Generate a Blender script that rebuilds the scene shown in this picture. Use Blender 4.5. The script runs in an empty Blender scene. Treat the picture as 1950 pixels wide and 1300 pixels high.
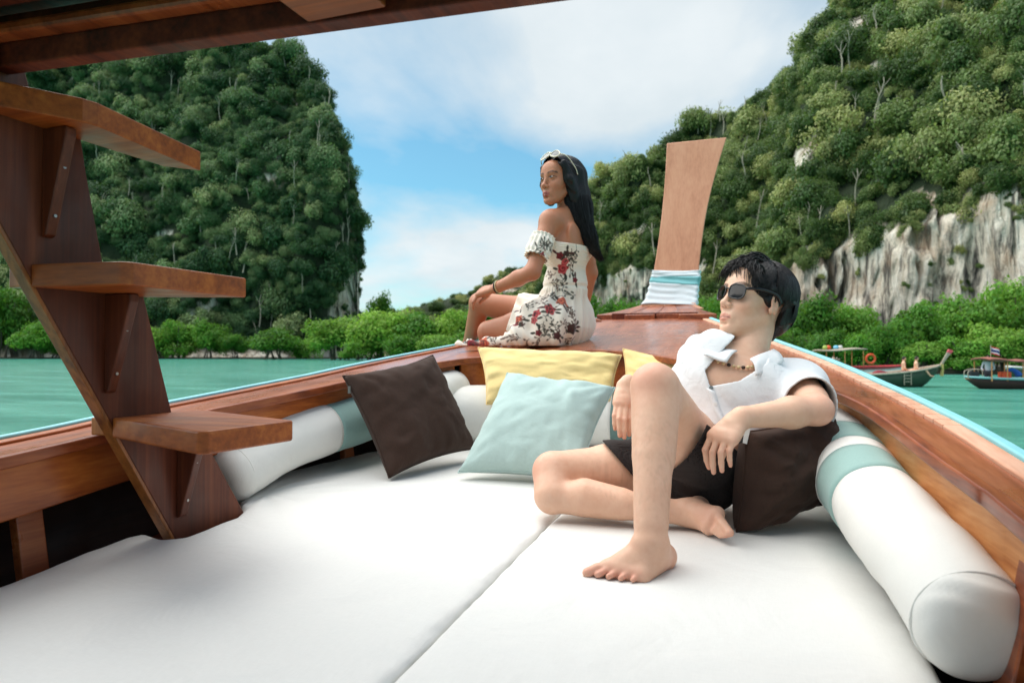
import bpy, bmesh, math, random
import numpy as np
from mathutils import Vector, Matrix

random.seed(7)
rng = np.random.default_rng(11)
S = bpy.context.scene
COL = S.collection

# ------------------------------------------------------------------ camera
FPX, YAW, PITCH = 1300.0, math.radians(19.5), math.atan(22 / 1300.0)
CAM = np.array([0.74, 0.0, 1.75])
FW = np.array([-math.sin(YAW) * math.cos(PITCH), math.cos(YAW) * math.cos(PITCH), math.sin(PITCH)])
RT = np.array([math.cos(YAW), math.sin(YAW), 0.0])
UP = np.cross(RT, FW)
cam_d = bpy.data.cameras.new('camera')
cam = bpy.data.objects.new('camera', cam_d)
COL.objects.link(cam)
cam.location = CAM
cam.rotation_euler = (math.pi / 2 + PITCH, 0, YAW)
cam_d.sensor_width = 36.0
cam_d.lens = 24.0
cam_d.clip_start = 0.02
cam_d.clip_end = 6000
cam_d.dof.use_dof = True
cam_d.dof.focus_distance = 2.2
cam_d.dof.aperture_fstop = 4.5
S.camera = cam

# ------------------------------------------------------------------ light
SUN_EL, SUN_AZ = math.radians(64), YAW + math.radians(66)      # azimuth: counter-clockwise from +Y (left of the bow)
sun_dir = Vector((-math.sin(SUN_AZ) * math.cos(SUN_EL), math.cos(SUN_AZ) * math.cos(SUN_EL), math.sin(SUN_EL)))
sd = bpy.data.lights.new('sun', 'SUN')
sd.energy = 2.9
sd.angle = math.radians(85)
sd.color = (1.0, 0.955, 0.89)
sun = bpy.data.objects.new('sun', sd)
COL.objects.link(sun)
sun.rotation_euler = sun_dir.to_track_quat('Z', 'Y').to_euler()

W = bpy.data.worlds.new('World')
S.world = W
W.use_nodes = True
nt = W.node_tree
nt.nodes.clear()
def wn(t, **k):
    n = nt.nodes.new(t)
    for a, b in k.items(): setattr(n, a, b)
    return n
L_ = nt.links.new
out = wn('ShaderNodeOutputWorld'); bg = wn('ShaderNodeBackground')
sky = wn('ShaderNodeTexSky', sky_type='NISHITA', sun_disc=False)
sky.sun_elevation = SUN_EL
sky.sun_rotation = -SUN_AZ
sky.air_density = 1.0; sky.dust_density = 0.6; sky.ozone_density = 2.0
tc = wn('ShaderNodeTexCoord'); sep = wn('ShaderNodeSeparateXYZ')
L_(tc.outputs['Generated'], sep.inputs[0])
zc = wn('ShaderNodeMath', operation='MAXIMUM'); L_(sep.outputs['Z'], zc.inputs[0]); zc.inputs[1].default_value = 0.0
za = wn('ShaderNodeMath', operation='ADD'); L_(zc.outputs[0], za.inputs[0]); za.inputs[1].default_value = 0.22
dx = wn('ShaderNodeMath', operation='DIVIDE'); L_(sep.outputs['X'], dx.inputs[0]); L_(za.outputs[0], dx.inputs[1])
dy = wn('ShaderNodeMath', operation='DIVIDE'); L_(sep.outputs['Y'], dy.inputs[0]); L_(za.outputs[0], dy.inputs[1])
cb = wn('ShaderNodeCombineXYZ'); L_(dx.outputs[0], cb.inputs[0]); L_(dy.outputs[0], cb.inputs[1])
mp = wn('ShaderNodeMapping'); L_(cb.outputs[0], mp.inputs[0])
mp.inputs['Location'].default_value = (15.7, 1.7, 0); mp.inputs['Scale'].default_value = (1.0, 0.8, 1)
n1 = wn('ShaderNodeTexNoise'); L_(mp.outputs[0], n1.inputs['Vector'])
n1.inputs['Scale'].default_value = 1.15; n1.inputs['Detail'].default_value = 9; n1.inputs['Roughness'].default_value = 0.52; n1.inputs['Distortion'].default_value = 0.25
r1 = wn('ShaderNodeValToRGB'); L_(n1.outputs['Fac'], r1.inputs[0])
r1.color_ramp.elements[0].position = 0.39; r1.color_ramp.elements[0].color = (0.06, 0.06, 0.06, 1)
r1.color_ramp.elements[1].position = 0.615; r1.color_ramp.elements[1].color = (0.96, 0.96, 0.96, 1)
n2 = wn('ShaderNodeTexNoise'); L_(mp.outputs[0], n2.inputs['Vector'])
n2.inputs['Scale'].default_value = 2.3; n2.inputs['Detail'].default_value = 8; n2.inputs['Roughness'].default_value = 0.55
r2 = wn('ShaderNodeValToRGB'); L_(n2.outputs['Fac'], r2.inputs[0])
r2.color_ramp.elements[0].position = 0.3; r2.color_ramp.elements[0].color = (3.7, 4.2, 4.45, 1)
r2.color_ramp.elements[1].position = 0.7; r2.color_ramp.elements[1].color = (4.7, 5.0, 5.12, 1)
tint = wn('ShaderNodeMix', data_type='RGBA', blend_type='MULTIPLY'); tint.inputs[0].default_value = 1.0
L_(sky.outputs[0], tint.inputs[6]); tint.inputs[7].default_value = (0.50, 0.88, 0.84, 1)
mx = wn('ShaderNodeMix', data_type='RGBA'); L_(r1.outputs[0], mx.inputs[0]); L_(tint.outputs[2], mx.inputs[6]); L_(r2.outputs[0], mx.inputs[7])
L_(mx.outputs[2], bg.inputs[0]); bg.inputs[1].default_value = 0.1
L_(bg.outputs[0], out.inputs[0])

S.view_settings.view_transform = 'Standard'
S.view_settings.look = 'None'
S.view_settings.exposure = 0.9
S.view_settings.gamma = 1.0
S.view_settings.use_curve_mapping = False
S.cycles.max_bounces = 7
S.cycles.diffuse_bounces = 4
S.cycles.glossy_bounces = 3
S.cycles.transmission_bounces = 4
S.cycles.transparent_max_bounces = 8
S.cycles.sample_clamp_indirect = 6
S.cycles.caustics_reflective = False
S.cycles.caustics_refractive = False
S.cycles.use_denoising = True
S.render.film_transparent = False

# ------------------------------------------------------------------ helpers
def at(px, py, d):
    'point at distance d along the view axis on the sight line surveyed at photo position px, py'
    return CAM + (FW + RT * (px - 975) / FPX - UP * (py - 650) / FPX) * d
def proj(p):
    q = np.asarray(p, float) - CAM
    z = q @ FW
    return 975 + FPX * (q @ RT) / z, 650 - FPX * (q @ UP) / z, z
def nrm(v):
    v = np.asarray(v, float)
    return v / (np.linalg.norm(v) + 1e-12)
def wloc(o):
    p = np.zeros(3)
    while o is not None:
        p += np.array(o.location); o = o.parent
    return p
def obj(name, verts, faces, mat=None, parent=None, loc=None, smooth=False, cols=None, sharp=None):
    'one mesh object from world-space vertices; loc = its origin (or the parent origin)'
    verts = np.asarray(verts, float).reshape(-1, 3)
    base = np.zeros(3) if loc is None else np.asarray(loc, float)
    if parent is not None:
        base = wloc(parent) + (np.zeros(3) if loc is None else np.asarray(loc, float))
    me = bpy.data.meshes.new(name)
    v = verts - base
    if isinstance(faces, np.ndarray) and faces.ndim == 2:
        nf, k = faces.shape
        me.vertices.add(len(v)); me.vertices.foreach_set('co', v.astype(np.float32).ravel())
        me.loops.add(nf * k); me.loops.foreach_set('vertex_index', faces.astype(np.int32).ravel())
        me.polygons.add(nf); me.polygons.foreach_set('loop_start', np.arange(0, nf * k, k, dtype=np.int32))
        me.update(calc_edges=True); me.validate()
    else:
        me.from_pydata(v.tolist(), [], [tuple(int(i) for i in f) for f in faces])
        me.update()
    if smooth:
        me.polygons.foreach_set('use_smooth', np.ones(len(me.polygons), dtype=bool))
        if sharp:
            try: me.set_sharp_from_angle(angle=math.radians(sharp))
            except Exception: pass
    if cols is not None:
        a = me.color_attributes.new('Col', 'FLOAT_COLOR', 'POINT')
        c = np.ones((len(v), 4), np.float32); c[:, :cols.shape[1]] = cols
        a.data.foreach_set('color', c.ravel())
    if mat is not None: me.materials.append(mat)
    o = bpy.data.objects.new(name, me)
    COL.objects.link(o)
    if parent is not None:
        o.parent = parent
        o.location = (0, 0, 0) if loc is None else loc
    else:
        o.location = base
    return o
def thing(name, label, cat, loc=(0, 0, 0), group=None):
    o = bpy.data.objects.new(name, None)
    o.empty_display_size = 0.1
    COL.objects.link(o)
    o.location = loc
    return tag(o, label, cat, group)
def tag(o, label, cat, group=None):
    o['label'] = label; o['category'] = cat
    if group: o['group'] = group
    return o
def struct(o):
    o['kind'] = 'structure'; return o
def fix_normals(o):
    bm = bmesh.new(); bm.from_mesh(o.data)
    bmesh.ops.recalc_face_normals(bm, faces=bm.faces)
    bm.to_mesh(o.data); bm.free()
    return o
def bevel(o, w, seg=2, ang=40):
    m = o.modifiers.new('bevel', 'BEVEL'); m.width = w; m.segments = seg; m.limit_method = 'ANGLE'; m.angle_limit = math.radians(ang)
    return o
def prism(name, poly, thick, mat, parent=None, loc=None, bev=0.0):
    'a polygon (list of 3D points) extruded by the vector thick'
    P = np.asarray(poly, float); n = len(P); t = np.asarray(thick, float)
    V = np.vstack([P, P + t])
    F = [tuple(range(n))[::-1], tuple(range(n, 2 * n))] + [(i, (i + 1) % n, n + (i + 1) % n, n + i) for i in range(n)]
    o = fix_normals(obj(name, V, F, mat, parent, loc))
    if bev: bevel(o, bev)
    return o
def boxv(c, sx, sy, sz, X=(1, 0, 0), Y=(0, 1, 0), Z=(0, 0, 1)):
    c, X, Y, Z = map(lambda a: np.asarray(a, float), (c, X, Y, Z))
    V = [c + X * a * sx / 2 + Y * b * sy / 2 + Z * d * sz / 2 for d in (-1, 1) for a, b in ((-1, -1), (1, -1), (1, 1), (-1, 1))]
    F = [(3, 2, 1, 0), (4, 5, 6, 7), (0, 1, 5, 4), (1, 2, 6, 5), (2, 3, 7, 6), (3, 0, 4, 7)]
    return V, F
def box(name, c, sx, sy, sz, mat, parent=None, loc=None, bev=0.0, **k):
    V, F = boxv(c, sx, sy, sz, **k)
    o = obj(name, V, F, mat, parent, loc)
    if bev: bevel(o, bev)
    return o
def join(parts):
    V, F, o = [], [], 0
    for v, f in parts:
        V.append(np.asarray(v, float)); F += [tuple(i + o for i in q) for q in f]; o += len(v)
    return np.vstack(V), F
def spline(pts, n):
    'Catmull-Rom resampling of a polyline of any dimension'
    P = np.asarray(pts, float)
    P = np.vstack([2 * P[0] - P[1], P, 2 * P[-1] - P[-2]])
    t = np.linspace(0, len(P) - 3 - 1e-9, n); i = t.astype(int); f = (t - i)[:, None]
    a, b, c, d = P[i], P[i + 1], P[i + 2], P[i + 3]
    return 0.5 * (2 * b + (c - a) * f + (2 * a - 5 * b + 4 * c - d) * f ** 2 + (3 * b - a - 3 * c + d) * f ** 3)
def tube(path, rad, n=12, caps=True, squash=None):
    'swept tube along a polyline; returns verts, faces'
    P = np.asarray(path, float); m = len(P)
    rad = np.full(m, rad) if np.isscalar(rad) else np.asarray(rad, float)
    T = np.gradient(P, axis=0); T /= np.linalg.norm(T, axis=1)[:, None] + 1e-12
    up = np.array([0, 0, 1.0])
    if abs(T[0] @ up) > 0.9: up = np.array([1.0, 0, 0])
    V = []
    A = nrm(np.cross(up, T[0]))
    for i in range(m):
        A = nrm(A - T[i] * (A @ T[i])); B = np.cross(T[i], A)
        a = np.linspace(0, 2 * math.pi, n, endpoint=False)
        V.append(P[i] + rad[i] * (np.cos(a)[:, None] * A + np.sin(a)[:, None] * B * (squash or 1)))
    V = np.vstack(V)
    F = [(i * n + j, i * n + (j + 1) % n, (i + 1) * n + (j + 1) % n, (i + 1) * n + j) for i in range(m - 1) for j in range(n)]
    if caps: F += [tuple(range(n))[::-1], tuple(range((m - 1) * n, m * n))]
    return V, F

# smooth value noise in numpy (for displacement)
_PERM = np.random.default_rng(3).random((64, 64, 64)).astype(np.float32)
def vnoise(p):
    p = np.asarray(p, float)
    i = np.floor(p).astype(int); f = p - i; f = f * f * (3 - 2 * f)
    r = 0
    for a in (0, 1):
        for b in (0, 1):
            for c in (0, 1):
                w = (f[..., 0] if a else 1 - f[..., 0]) * (f[..., 1] if b else 1 - f[..., 1]) * (f[..., 2] if c else 1 - f[..., 2])
                r = r + w * _PERM[(i[..., 0] + a) & 63, (i[..., 1] + b) & 63, (i[..., 2] + c) & 63]
    return r * 2 - 1
def fbm(p, o=4):
    r, a = 0, 1.0; p = np.asarray(p, float)
    for k in range(o):
        r = r + a * vnoise(p * 2 ** k + 17.3 * k); a *= 0.5
    return r

# ------------------------------------------------------------------ signed distance modelling
class Field:
    def __init__(s, lo, hi, h):
        s.lo = np.asarray(lo, float); s.h = h
        s.n = np.ceil((np.asarray(hi, float) - s.lo) / h).astype(int) + 1
        s.f = np.full(s.n, 0.12, np.float32)
    def box(s, lo, hi, m=0.06):
        a = np.clip(np.floor((np.asarray(lo) - m - s.lo) / s.h).astype(int), 0, s.n - 1)
        b = np.clip(np.ceil((np.asarray(hi) + m - s.lo) / s.h).astype(int) + 1, 1, s.n)
        sl = tuple(slice(x, y) for x, y in zip(a, b))
        g = np.meshgrid(*[(s.lo[i] + s.h * np.arange(a[i], b[i])).astype(np.float32) for i in range(3)], indexing='ij')
        return sl, np.stack(g, -1)
    def merge(s, sl, d, k):
        a = s.f[sl]
        if k > 0:
            hh = np.maximum(k - np.abs(a - d), 0) / k
            s.f[sl] = np.minimum(a, d) - hh * hh * k * 0.25
        else: s.f[sl] = np.minimum(a, d)
    def cut(s, sl, d, k=0.006):
        a = s.f[sl]; d = -d
        hh = np.maximum(k - np.abs(a - d), 0) / k
        s.f[sl] = np.maximum(a, d) + hh * hh * k * 0.25
    def cap(s, p0, p1, r0, r1, k=0.02, flat=None, cut=False):
        'tapered capsule; flat=(axis, factor) squeezes the section along an axis'
        p0 = np.asarray(p0, float); p1 = np.asarray(p1, float); r = max(r0, r1)
        sl, g = s.box(np.minimum(p0, p1) - r, np.maximum(p0, p1) + r)
        if g.size == 0: return
        d = p1 - p0; L = d @ d + 1e-12
        q = g - p0.astype(np.float32)
        t = np.clip((q @ d.astype(np.float32)) / L, 0, 1)
        v = q - t[..., None] * d.astype(np.float32)
        rr = r0 + (r1 - r0) * t
        if flat is not None:
            ax = nrm(flat[0]).astype(np.float32)
            c = (v @ ax)
            v = v + (c * (1 / flat[1] - 1))[..., None] * ax
            dd = np.sqrt((v ** 2).sum(-1)) - rr
            dd *= 0.5 * (1 + flat[1])
        else:
            dd = np.sqrt((v ** 2).sum(-1)) - rr
        (s.cut if cut else s.merge)(sl, dd, k)
    def ell(s, c, axes, rad, k=0.02, cut=False):
        'ellipsoid: axes = 3 unit rows, rad = 3 radii'
        c = np.asarray(c, float); A = np.asarray(axes, float); rad = np.asarray(rad, float)
        R = np.sqrt(((A * rad[:, None]) ** 2).sum(0))
        sl, g = s.box(c - R, c + R)
        if g.size == 0: return
        q = (g - c.astype(np.float32)) @ A.T.astype(np.float32)
        k0 = np.sqrt(((q / rad) ** 2).sum(-1)); k1 = np.sqrt(((q / rad ** 2) ** 2).sum(-1)) + 1e-6
        d = (k0 * (k0 - 1) / k1).astype(np.float32)
        (s.cut if cut else s.merge)(sl, d, k)
    def chain(s, pts, rad, k=0.015, **kw):
        for i in range(len(pts) - 1): s.cap(pts[i], pts[i + 1], rad[i], rad[i + 1], k, **kw)
    def points(s):
        return np.stack(np.meshgrid(*[(s.lo[i] + s.h * np.arange(s.n[i])).astype(np.float32) for i in range(3)], indexing='ij'), -1)
    def mesh(s, f=None):
        F = s.f if f is None else f
        neg = F < 0
        nx, ny, nz = F.shape
        cnt = np.zeros((nx - 1, ny - 1, nz - 1), np.int8)
        for a in (0, 1):
            for b in (0, 1):
                for c in (0, 1):
                    cnt += neg[a:nx - 1 + a, b:ny - 1 + b, c:nz - 1 + c]
        I = np.argwhere((cnt > 0) & (cnt < 8))
        idx = np.full(cnt.shape, -1, np.int32); idx[tuple(I.T)] = np.arange(len(I))
        acc = np.zeros((len(I), 3)); w = np.zeros(len(I))
        C = [(a, b, c) for a in (0, 1) for b in (0, 1) for c in (0, 1)]
        val = {c: F[I[:, 0] + c[0], I[:, 1] + c[1], I[:, 2] + c[2]].astype(float) for c in C}
        for c in C:
            for ax in range(3):
                if c[ax] == 0:
                    e = list(c); e[ax] = 1; e = tuple(e)
                    va, vb = val[c], val[e]
                    m = (va < 0) != (vb < 0)
                    t = np.where(m, va / (va - vb + 1e-20), 0)
                    p = np.tile(np.array(c, float), (len(I), 1)); p[:, ax] += t
                    acc[m] += p[m]; w[m] += 1
        V = s.lo + s.h * (I + acc / np.maximum(w, 1)[:, None])
        Q = []
        for ax in range(3):
            sa = [slice(None)] * 3; sb = [slice(None)] * 3
            sa[ax] = slice(0, -1); sb[ax] = slice(1, None)
            ch = neg[tuple(sa)] != neg[tuple(sb)]
            o1, o2 = [(1, 2), (2, 0), (0, 1)][ax]
            E = np.argwhere(ch)
            E = E[(E[:, o1] > 0) & (E[:, o2] > 0) & (E[:, o1] < F.shape[o1] - 1) & (E[:, o2] < F.shape[o2] - 1)]
            if not len(E): continue
            def cell(u, v):
                x = E.copy(); x[:, o1] += u; x[:, o2] += v
                return idx[tuple(x.T)]
            q = np.stack([cell(-1, -1), cell(0, -1), cell(0, 0), cell(-1, 0)], 1)
            fl = ~neg[tuple(E.T)]
            q[fl] = q[fl][:, ::-1]
            Q.append(q)
        Q = np.vstack(Q)
        return V, Q[(Q >= 0).all(1)]

# ------------------------------------------------------------------ materials
def lin(c):
    c = np.asarray(c, float) / 255.0
    return tuple(np.where(c <= 0.04045, c / 12.92, ((c + 0.055) / 1.055) ** 2.4)) + (1.0,)
class NT:
    def __init__(s, name):
        s.m = bpy.data.materials.new(name); s.m.use_nodes = True
        s.t = s.m.node_tree; s.t.nodes.clear()
        s.out = s.n('ShaderNodeOutputMaterial')
    def n(s, t, ins=None, **k):
        nd = s.t.nodes.new(t)
        for a, b in k.items(): setattr(nd, a, b)
        for a, b in (ins or {}).items():
            if isinstance(b, bpy.types.NodeSocket): s.t.links.new(b, nd.inputs[a])
            else: nd.inputs[a].default_value = b
        return nd
    def ramp(s, fac, stops, interp='LINEAR'):
        r = s.n('ShaderNodeValToRGB', {0: fac}); cr = r.color_ramp; cr.interpolation = interp
        while len(cr.elements) < len(stops): cr.elements.new(0.5)
        for e, (p, c) in zip(cr.elements, stops):
            e.position = p; e.color = c if len(c) == 4 else tuple(c) + (1,)
        return r.outputs[0]
    def mix(s, fac, a, b, mode='MIX'):
        return s.n('ShaderNodeMix', {0: fac, 6: a, 7: b}, data_type='RGBA', blend_type=mode).outputs[2]
    def math(s, op, a, b=0.0):
        return s.n('ShaderNodeMath', {0: a, 1: b}, operation=op).outputs[0]
    def coord(s, scale=(1, 1, 1), rand=False, kind='Object', rot=(0, 0, 0)):
        c = s.n('ShaderNodeTexCoord').outputs[kind]
        if rand:
            oi = s.n('ShaderNodeObjectInfo').outputs['Random']
            c = s.n('ShaderNodeVectorMath', {0: c, 1: s.n('ShaderNodeVectorMath', {0: oi, 1: (37.0, 11.0, 23.0)}, operation='MULTIPLY').outputs[0]}, operation='ADD').outputs[0]
        return s.n('ShaderNodeMapping', {'Vector': c, 'Scale': scale, 'Rotation': rot}).outputs[0]
    def noise(s, vec, scale, detail=4, rough=0.5, dist=0.0):
        return s.n('ShaderNodeTexNoise', {'Vector': vec, 'Scale': scale, 'Detail': detail, 'Roughness': rough, 'Distortion': dist}).outputs['Fac']
    def bump(s, h, strength=0.3, dist=0.01, normal=None):
        d = {'Height': h, 'Strength': strength, 'Distance': dist}
        if normal is not None: d['Normal'] = normal
        return s.n('ShaderNodeBump', d).outputs[0]
    def bsdf(s, **k):
        b = s.n('ShaderNodeBsdfPrincipled', {a.replace('_', ' '): v for a, v in k.items()})
        s.t.links.new(b.outputs[0], s.out.inputs[0])
        return s.m

def wood(name, dark, mid, light, axis=1, grain=1.0, rough=0.35, coat=0.25, wear=0.3, soft=0.14):
    t = NT(name)
    sc = [9.0, 9.0, 9.0]; sc[axis] = 0.7
    v = t.coord(tuple(x * grain for x in sc), rand=True)
    big = t.noise(v, 1.0, 5, 0.6, 0.8)
    sc2 = [70.0, 70.0, 70.0]; sc2[axis] = 2.0
    fine = t.noise(t.coord(tuple(sc2), rand=True), 1.0, 4, 0.65)
    f = t.math('ADD', t.math('MULTIPLY', big, 0.62), t.math('MULTIPLY', fine, 0.38))
    c = t.ramp(f, [(0.5 - soft, lin(dark)), (0.5, lin(mid)), (0.5 + soft, lin(light))])
    blot = t.noise(t.coord((2.5, 2.5, 2.5), rand=True), 1.0, 5, 0.6)
    c = t.mix(t.math('MULTIPLY', t.ramp(blot, [(0.42, (0, 0, 0)), (0.7, (1, 1, 1))]), wear), c, lin(dark))
    r = t.ramp(t.noise(t.coord((6, 6, 6), rand=True), 1.0, 4, 0.6), [(0.3, (rough * 0.7,) * 3), (0.75, (min(1, rough * 1.5),) * 3)])
    return t.bsdf(Base_Color=c, Roughness=r, Specular_IOR_Level=0.35, Coat_Weight=coat, Coat_Roughness=0.22, Normal=t.bump(f, 0.12, 0.004))

M = {}
M['wood_red'] = wood('wood_red', (92, 38, 16), (144, 70, 34), (174, 98, 52))
M['wood_orange'] = wood('wood_orange', (116, 50, 14), (166, 84, 28), (196, 112, 46), rough=0.4)
M['wood_light'] = wood('wood_light', (164, 96, 48), (204, 140, 84), (222, 168, 116), rough=0.4, coat=0.15)
M['wood_tile'] = wood('wood_tile', (190, 134, 104), (212, 162, 134), (222, 180, 154), rough=0.6, coat=0.0)
M['wood_deck'] = wood('wood_deck', (122, 58, 30), (160, 86, 52), (182, 108, 70), rough=0.28, coat=0.55, wear=0.15)
M['wood_dark'] = wood('wood_dark', (52, 18, 10), (88, 34, 18), (118, 52, 26), rough=0.6, coat=0.0)
M['wood_dark_v'] = wood('wood_dark_v', (50, 20, 10), (92, 42, 22), (138, 72, 40), axis=2, rough=0.5, coat=0.08, soft=0.24)
M['wood_step'] = wood('wood_step', (88, 38, 12), (146, 74, 26), (184, 106, 44), axis=0, rough=0.45, coat=0.06, wear=0.12, soft=0.2)
M['wood_edge'] = wood('wood_edge', (92, 48, 20), (142, 84, 38), (172, 108, 54), axis=2, rough=0.45)
M['wood_hull'] = wood('wood_hull', (30, 15, 10), (44, 22, 14), (58, 30, 18), rough=0.6, coat=0)
M['wood_prow'] = wood('wood_prow', (176, 110, 80), (208, 144, 112), (222, 164, 130), axis=2, grain=0.8, rough=0.45, coat=0.0, wear=0.06, soft=0.26)
def plain(name, c, rough=0.5, noise=0.12, scale=30, bumpd=0.0, **k):
    t = NT(name)
    v = t.coord((1, 1, 1), rand=True)
    f = t.noise(v, scale, 5, 0.6)
    a = np.array(lin(c)); 
    col = t.ramp(f, [(0.3, tuple(a[:3] * (1 - noise))), (0.7, tuple(np.minimum(a[:3] * (1 + noise), 1)))])
    kw = dict(Base_Color=col, Roughness=rough, **k)
    if bumpd: kw['Normal'] = t.bump(f, 0.4, bumpd)
    return t.bsdf(**kw)
M['blue_paint'] = plain('blue_paint', (136, 202, 210), 0.45, 0.08, 12)
M['metal'] = plain('metal', (150, 148, 145), 0.3, 0.1, Metallic=1.0)
def cloth(name, c, weave=900, var=0.06, rough=0.9, fold=0.0, sheen=0.15, foldscale=6, mott=0.0):
    t = NT(name)
    v = t.coord((1, 1, 1))
    a = np.array(lin(c))[:3]
    w1 = t.noise(t.coord((weave, weave * 0.12, weave)), 1.0, 2, 0.5)
    w2 = t.noise(t.coord((weave * 0.12, weave, weave * 0.12)), 1.0, 2, 0.5)
    w = t.math('ADD', t.math('MULTIPLY', w1, 0.5), t.math('MULTIPLY', w2, 0.5))
    col = t.ramp(w, [(0.3, tuple(a * (1 - var))), (0.7, tuple(np.minimum(1, a * (1 + var))))])
    if mott:
        col = t.mix(t.math('MULTIPLY', t.ramp(t.noise(v, 9, 5, 0.6), [(0.45, (0, 0, 0)), (0.75, (1, 1, 1))]), mott), col, tuple(np.minimum(1, a * 0.8 + 0.06)) + (1,))
    n = t.bump(w, 0.25, 0.0015)
    if fold: n = t.bump(t.noise(v, foldscale, 4, 0.5, 0.6), 0.6, fold, n)
    return t.bsdf(Base_Color=col, Roughness=rough, Sheen_Weight=sheen, Normal=n)
M['canvas'] = cloth('canvas_white', (226, 224, 218), 500, 0.02, 0.75, 0.006, 0.05, 7)
M['mattress'] = cloth('mattress_white', (222, 221, 217), 420, 0.03, 0.7, 0.02, 0.05, 4.5)
M['sage'] = cloth('sage_canvas', (140, 172, 166), 500, 0.06, 0.85, 0.004)
M['sage_dark'] = cloth('sage_dark_canvas', (96, 122, 118), 500, 0.06, 0.85, 0.004)
M['brown'] = cloth('brown_linen', (54, 34, 24), 600, 0.25, 0.95, 0.01, 0.02, 9)
M['sage_pillow'] = cloth('sage_linen', (170, 192, 187), 600, 0.07, 0.95, 0.006, 0.2, 7)
M['yellow'] = cloth('yellow_linen', (243, 214, 146), 600, 0.05, 0.95, 0.006, 0.2, 7)
M['ribbon_white'] = cloth('ribbon_white', (224, 228, 232), 300, 0.04, 0.8, 0.003)
M['ribbon_aqua'] = cloth('ribbon_aqua', (120, 186, 190), 300, 0.05, 0.6, 0.003)

# ------------------------------------------------------------------ water
def water_mat():
    t = NT('sea_water')
    v = t.coord((1, 1, 1))
    rip = t.noise(t.coord((0.55, 1.5, 1), rot=(0, 0, -YAW)), 1.6, 8, 0.62, 0.4)
    rip2 = t.noise(t.coord((0.9, 2.6, 1), rot=(0, 0, -YAW - 0.3)), 5.0, 4, 0.6)
    h = t.math('ADD', rip, t.math('MULTIPLY', rip2, 0.35))
    c = t.ramp(t.noise(t.coord((0.12, 0.42, 1), rot=(0, 0, -YAW)), 1.0, 6, 0.6), [(0.36, (0.032, 0.215, 0.158)), (0.64, (0.115, 0.385, 0.295))])
    return t.bsdf(Base_Color=c, Roughness=0.16, IOR=1.33, Specular_IOR_Level=0.28, Normal=t.bump(h, 0.9, 0.16))
R = 5000
struct(obj('sea_water', [(-R, -R, 0), (R, -R, 0), (R, R, 0), (-R, R, 0)], [(0, 1, 2, 3)], water_mat()))

# ------------------------------------------------------------------ limestone hills
def rock_mat():
    t = NT('limestone')
    v = t.coord((0.36, 0.36, 0.085))
    streak = t.noise(v, 1.0, 8, 0.68, 0.5)
    v2 = t.coord((0.12, 0.12, 0.09))
    blot = t.noise(v2, 1.0, 7, 0.65, 0.3)
    c = t.ramp(streak, [(0.33, lin((40, 38, 36))), (0.42, lin((132, 124, 114))), (0.49, lin((220, 207, 188))), (0.62, lin((243, 234, 220)))])
    c = t.mix(t.ramp(blot, [(0.48, (0, 0, 0)), (0.68, (0.8, 0.8, 0.8))]), c, lin((168, 132, 100)))
    c = t.mix(t.ramp(t.noise(t.coord((0.5, 0.5, 0.1)), 1.0, 6, 0.7), [(0.52, (0, 0, 0)), (0.66, (0.85, 0.85, 0.85))]), c, lin((64, 62, 60)))
    a = t.n('ShaderNodeAttribute', attribute_name='Col').outputs['Color']
    g = t.n('ShaderNodeSeparateColor', {0: a}).outputs[0]
    soil = t.ramp(blot, [(0.3, lin((30, 44, 24))), (0.7, lin((50, 64, 36)))])
    c = t.mix(g, c, soil)
    n = t.bump(t.math('ADD', streak, blot), 0.9, 1.6)
    return t.bsdf(Base_Color=c, Roughness=0.95, Normal=n)
M['rock'] = rock_mat()

def leaf_mat(name, c0, c1, c2, trans=0.36):
    t = NT(name)
    rnd = t.n('ShaderNodeObjectInfo').outputs['Random']
    a = t.n('ShaderNodeSeparateColor', {0: t.n('ShaderNodeAttribute', attribute_name='Col').outputs['Color']})
    base = t.ramp(rnd, [(0.0, tuple(np.array(c0) * 0.75)), (0.3, c0), (0.6, c1), (0.85, c2), (1.0, tuple(np.array(c2) * np.array([1.35, 1.2, 1.15])))])
    hs = t.n('ShaderNodeHueSaturation', {'Color': base, 'Value': t.n('ShaderNodeMapRange', {0: a.outputs[0], 3: 0.6, 4: 1.5}).outputs[0],
                                          'Hue': t.n('ShaderNodeMapRange', {0: a.outputs[1], 3: 0.485, 4: 0.515}).outputs[0]}).outputs[0]
    b = t.n('ShaderNodeBsdfPrincipled', {'Base Color': hs, 'Roughness': 0.55, 'Specular IOR Level': 0.3})
    tr = t.n('ShaderNodeBsdfTranslucent', {'Color': t.mix(0.4, hs, (0.16, 0.26, 0.02, 1))})
    m = t.n('ShaderNodeMixShader', {0: trans, 1: b.outputs[0], 2: tr.outputs[0]})
    t.t.links.new(m.outputs[0], t.out.inputs[0])
    return t.m
M['jungle_l'] = leaf_mat('jungle_leaf_cool', (0.040, 0.115, 0.044), (0.105, 0.205, 0.080), (0.25, 0.33, 0.145))  # cooler, deeper green foliage of the left hill
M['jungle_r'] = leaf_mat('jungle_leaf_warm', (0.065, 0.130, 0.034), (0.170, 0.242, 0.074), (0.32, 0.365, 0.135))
M['mangrove_leaf'] = leaf_mat('mangrove_leaf', (0.085, 0.250, 0.024), (0.140, 0.330, 0.036), (0.200, 0.39, 0.052), 0.45)
M['bark'] = plain('bark', (96, 84, 70), 0.9, 0.3, 8)

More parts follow.
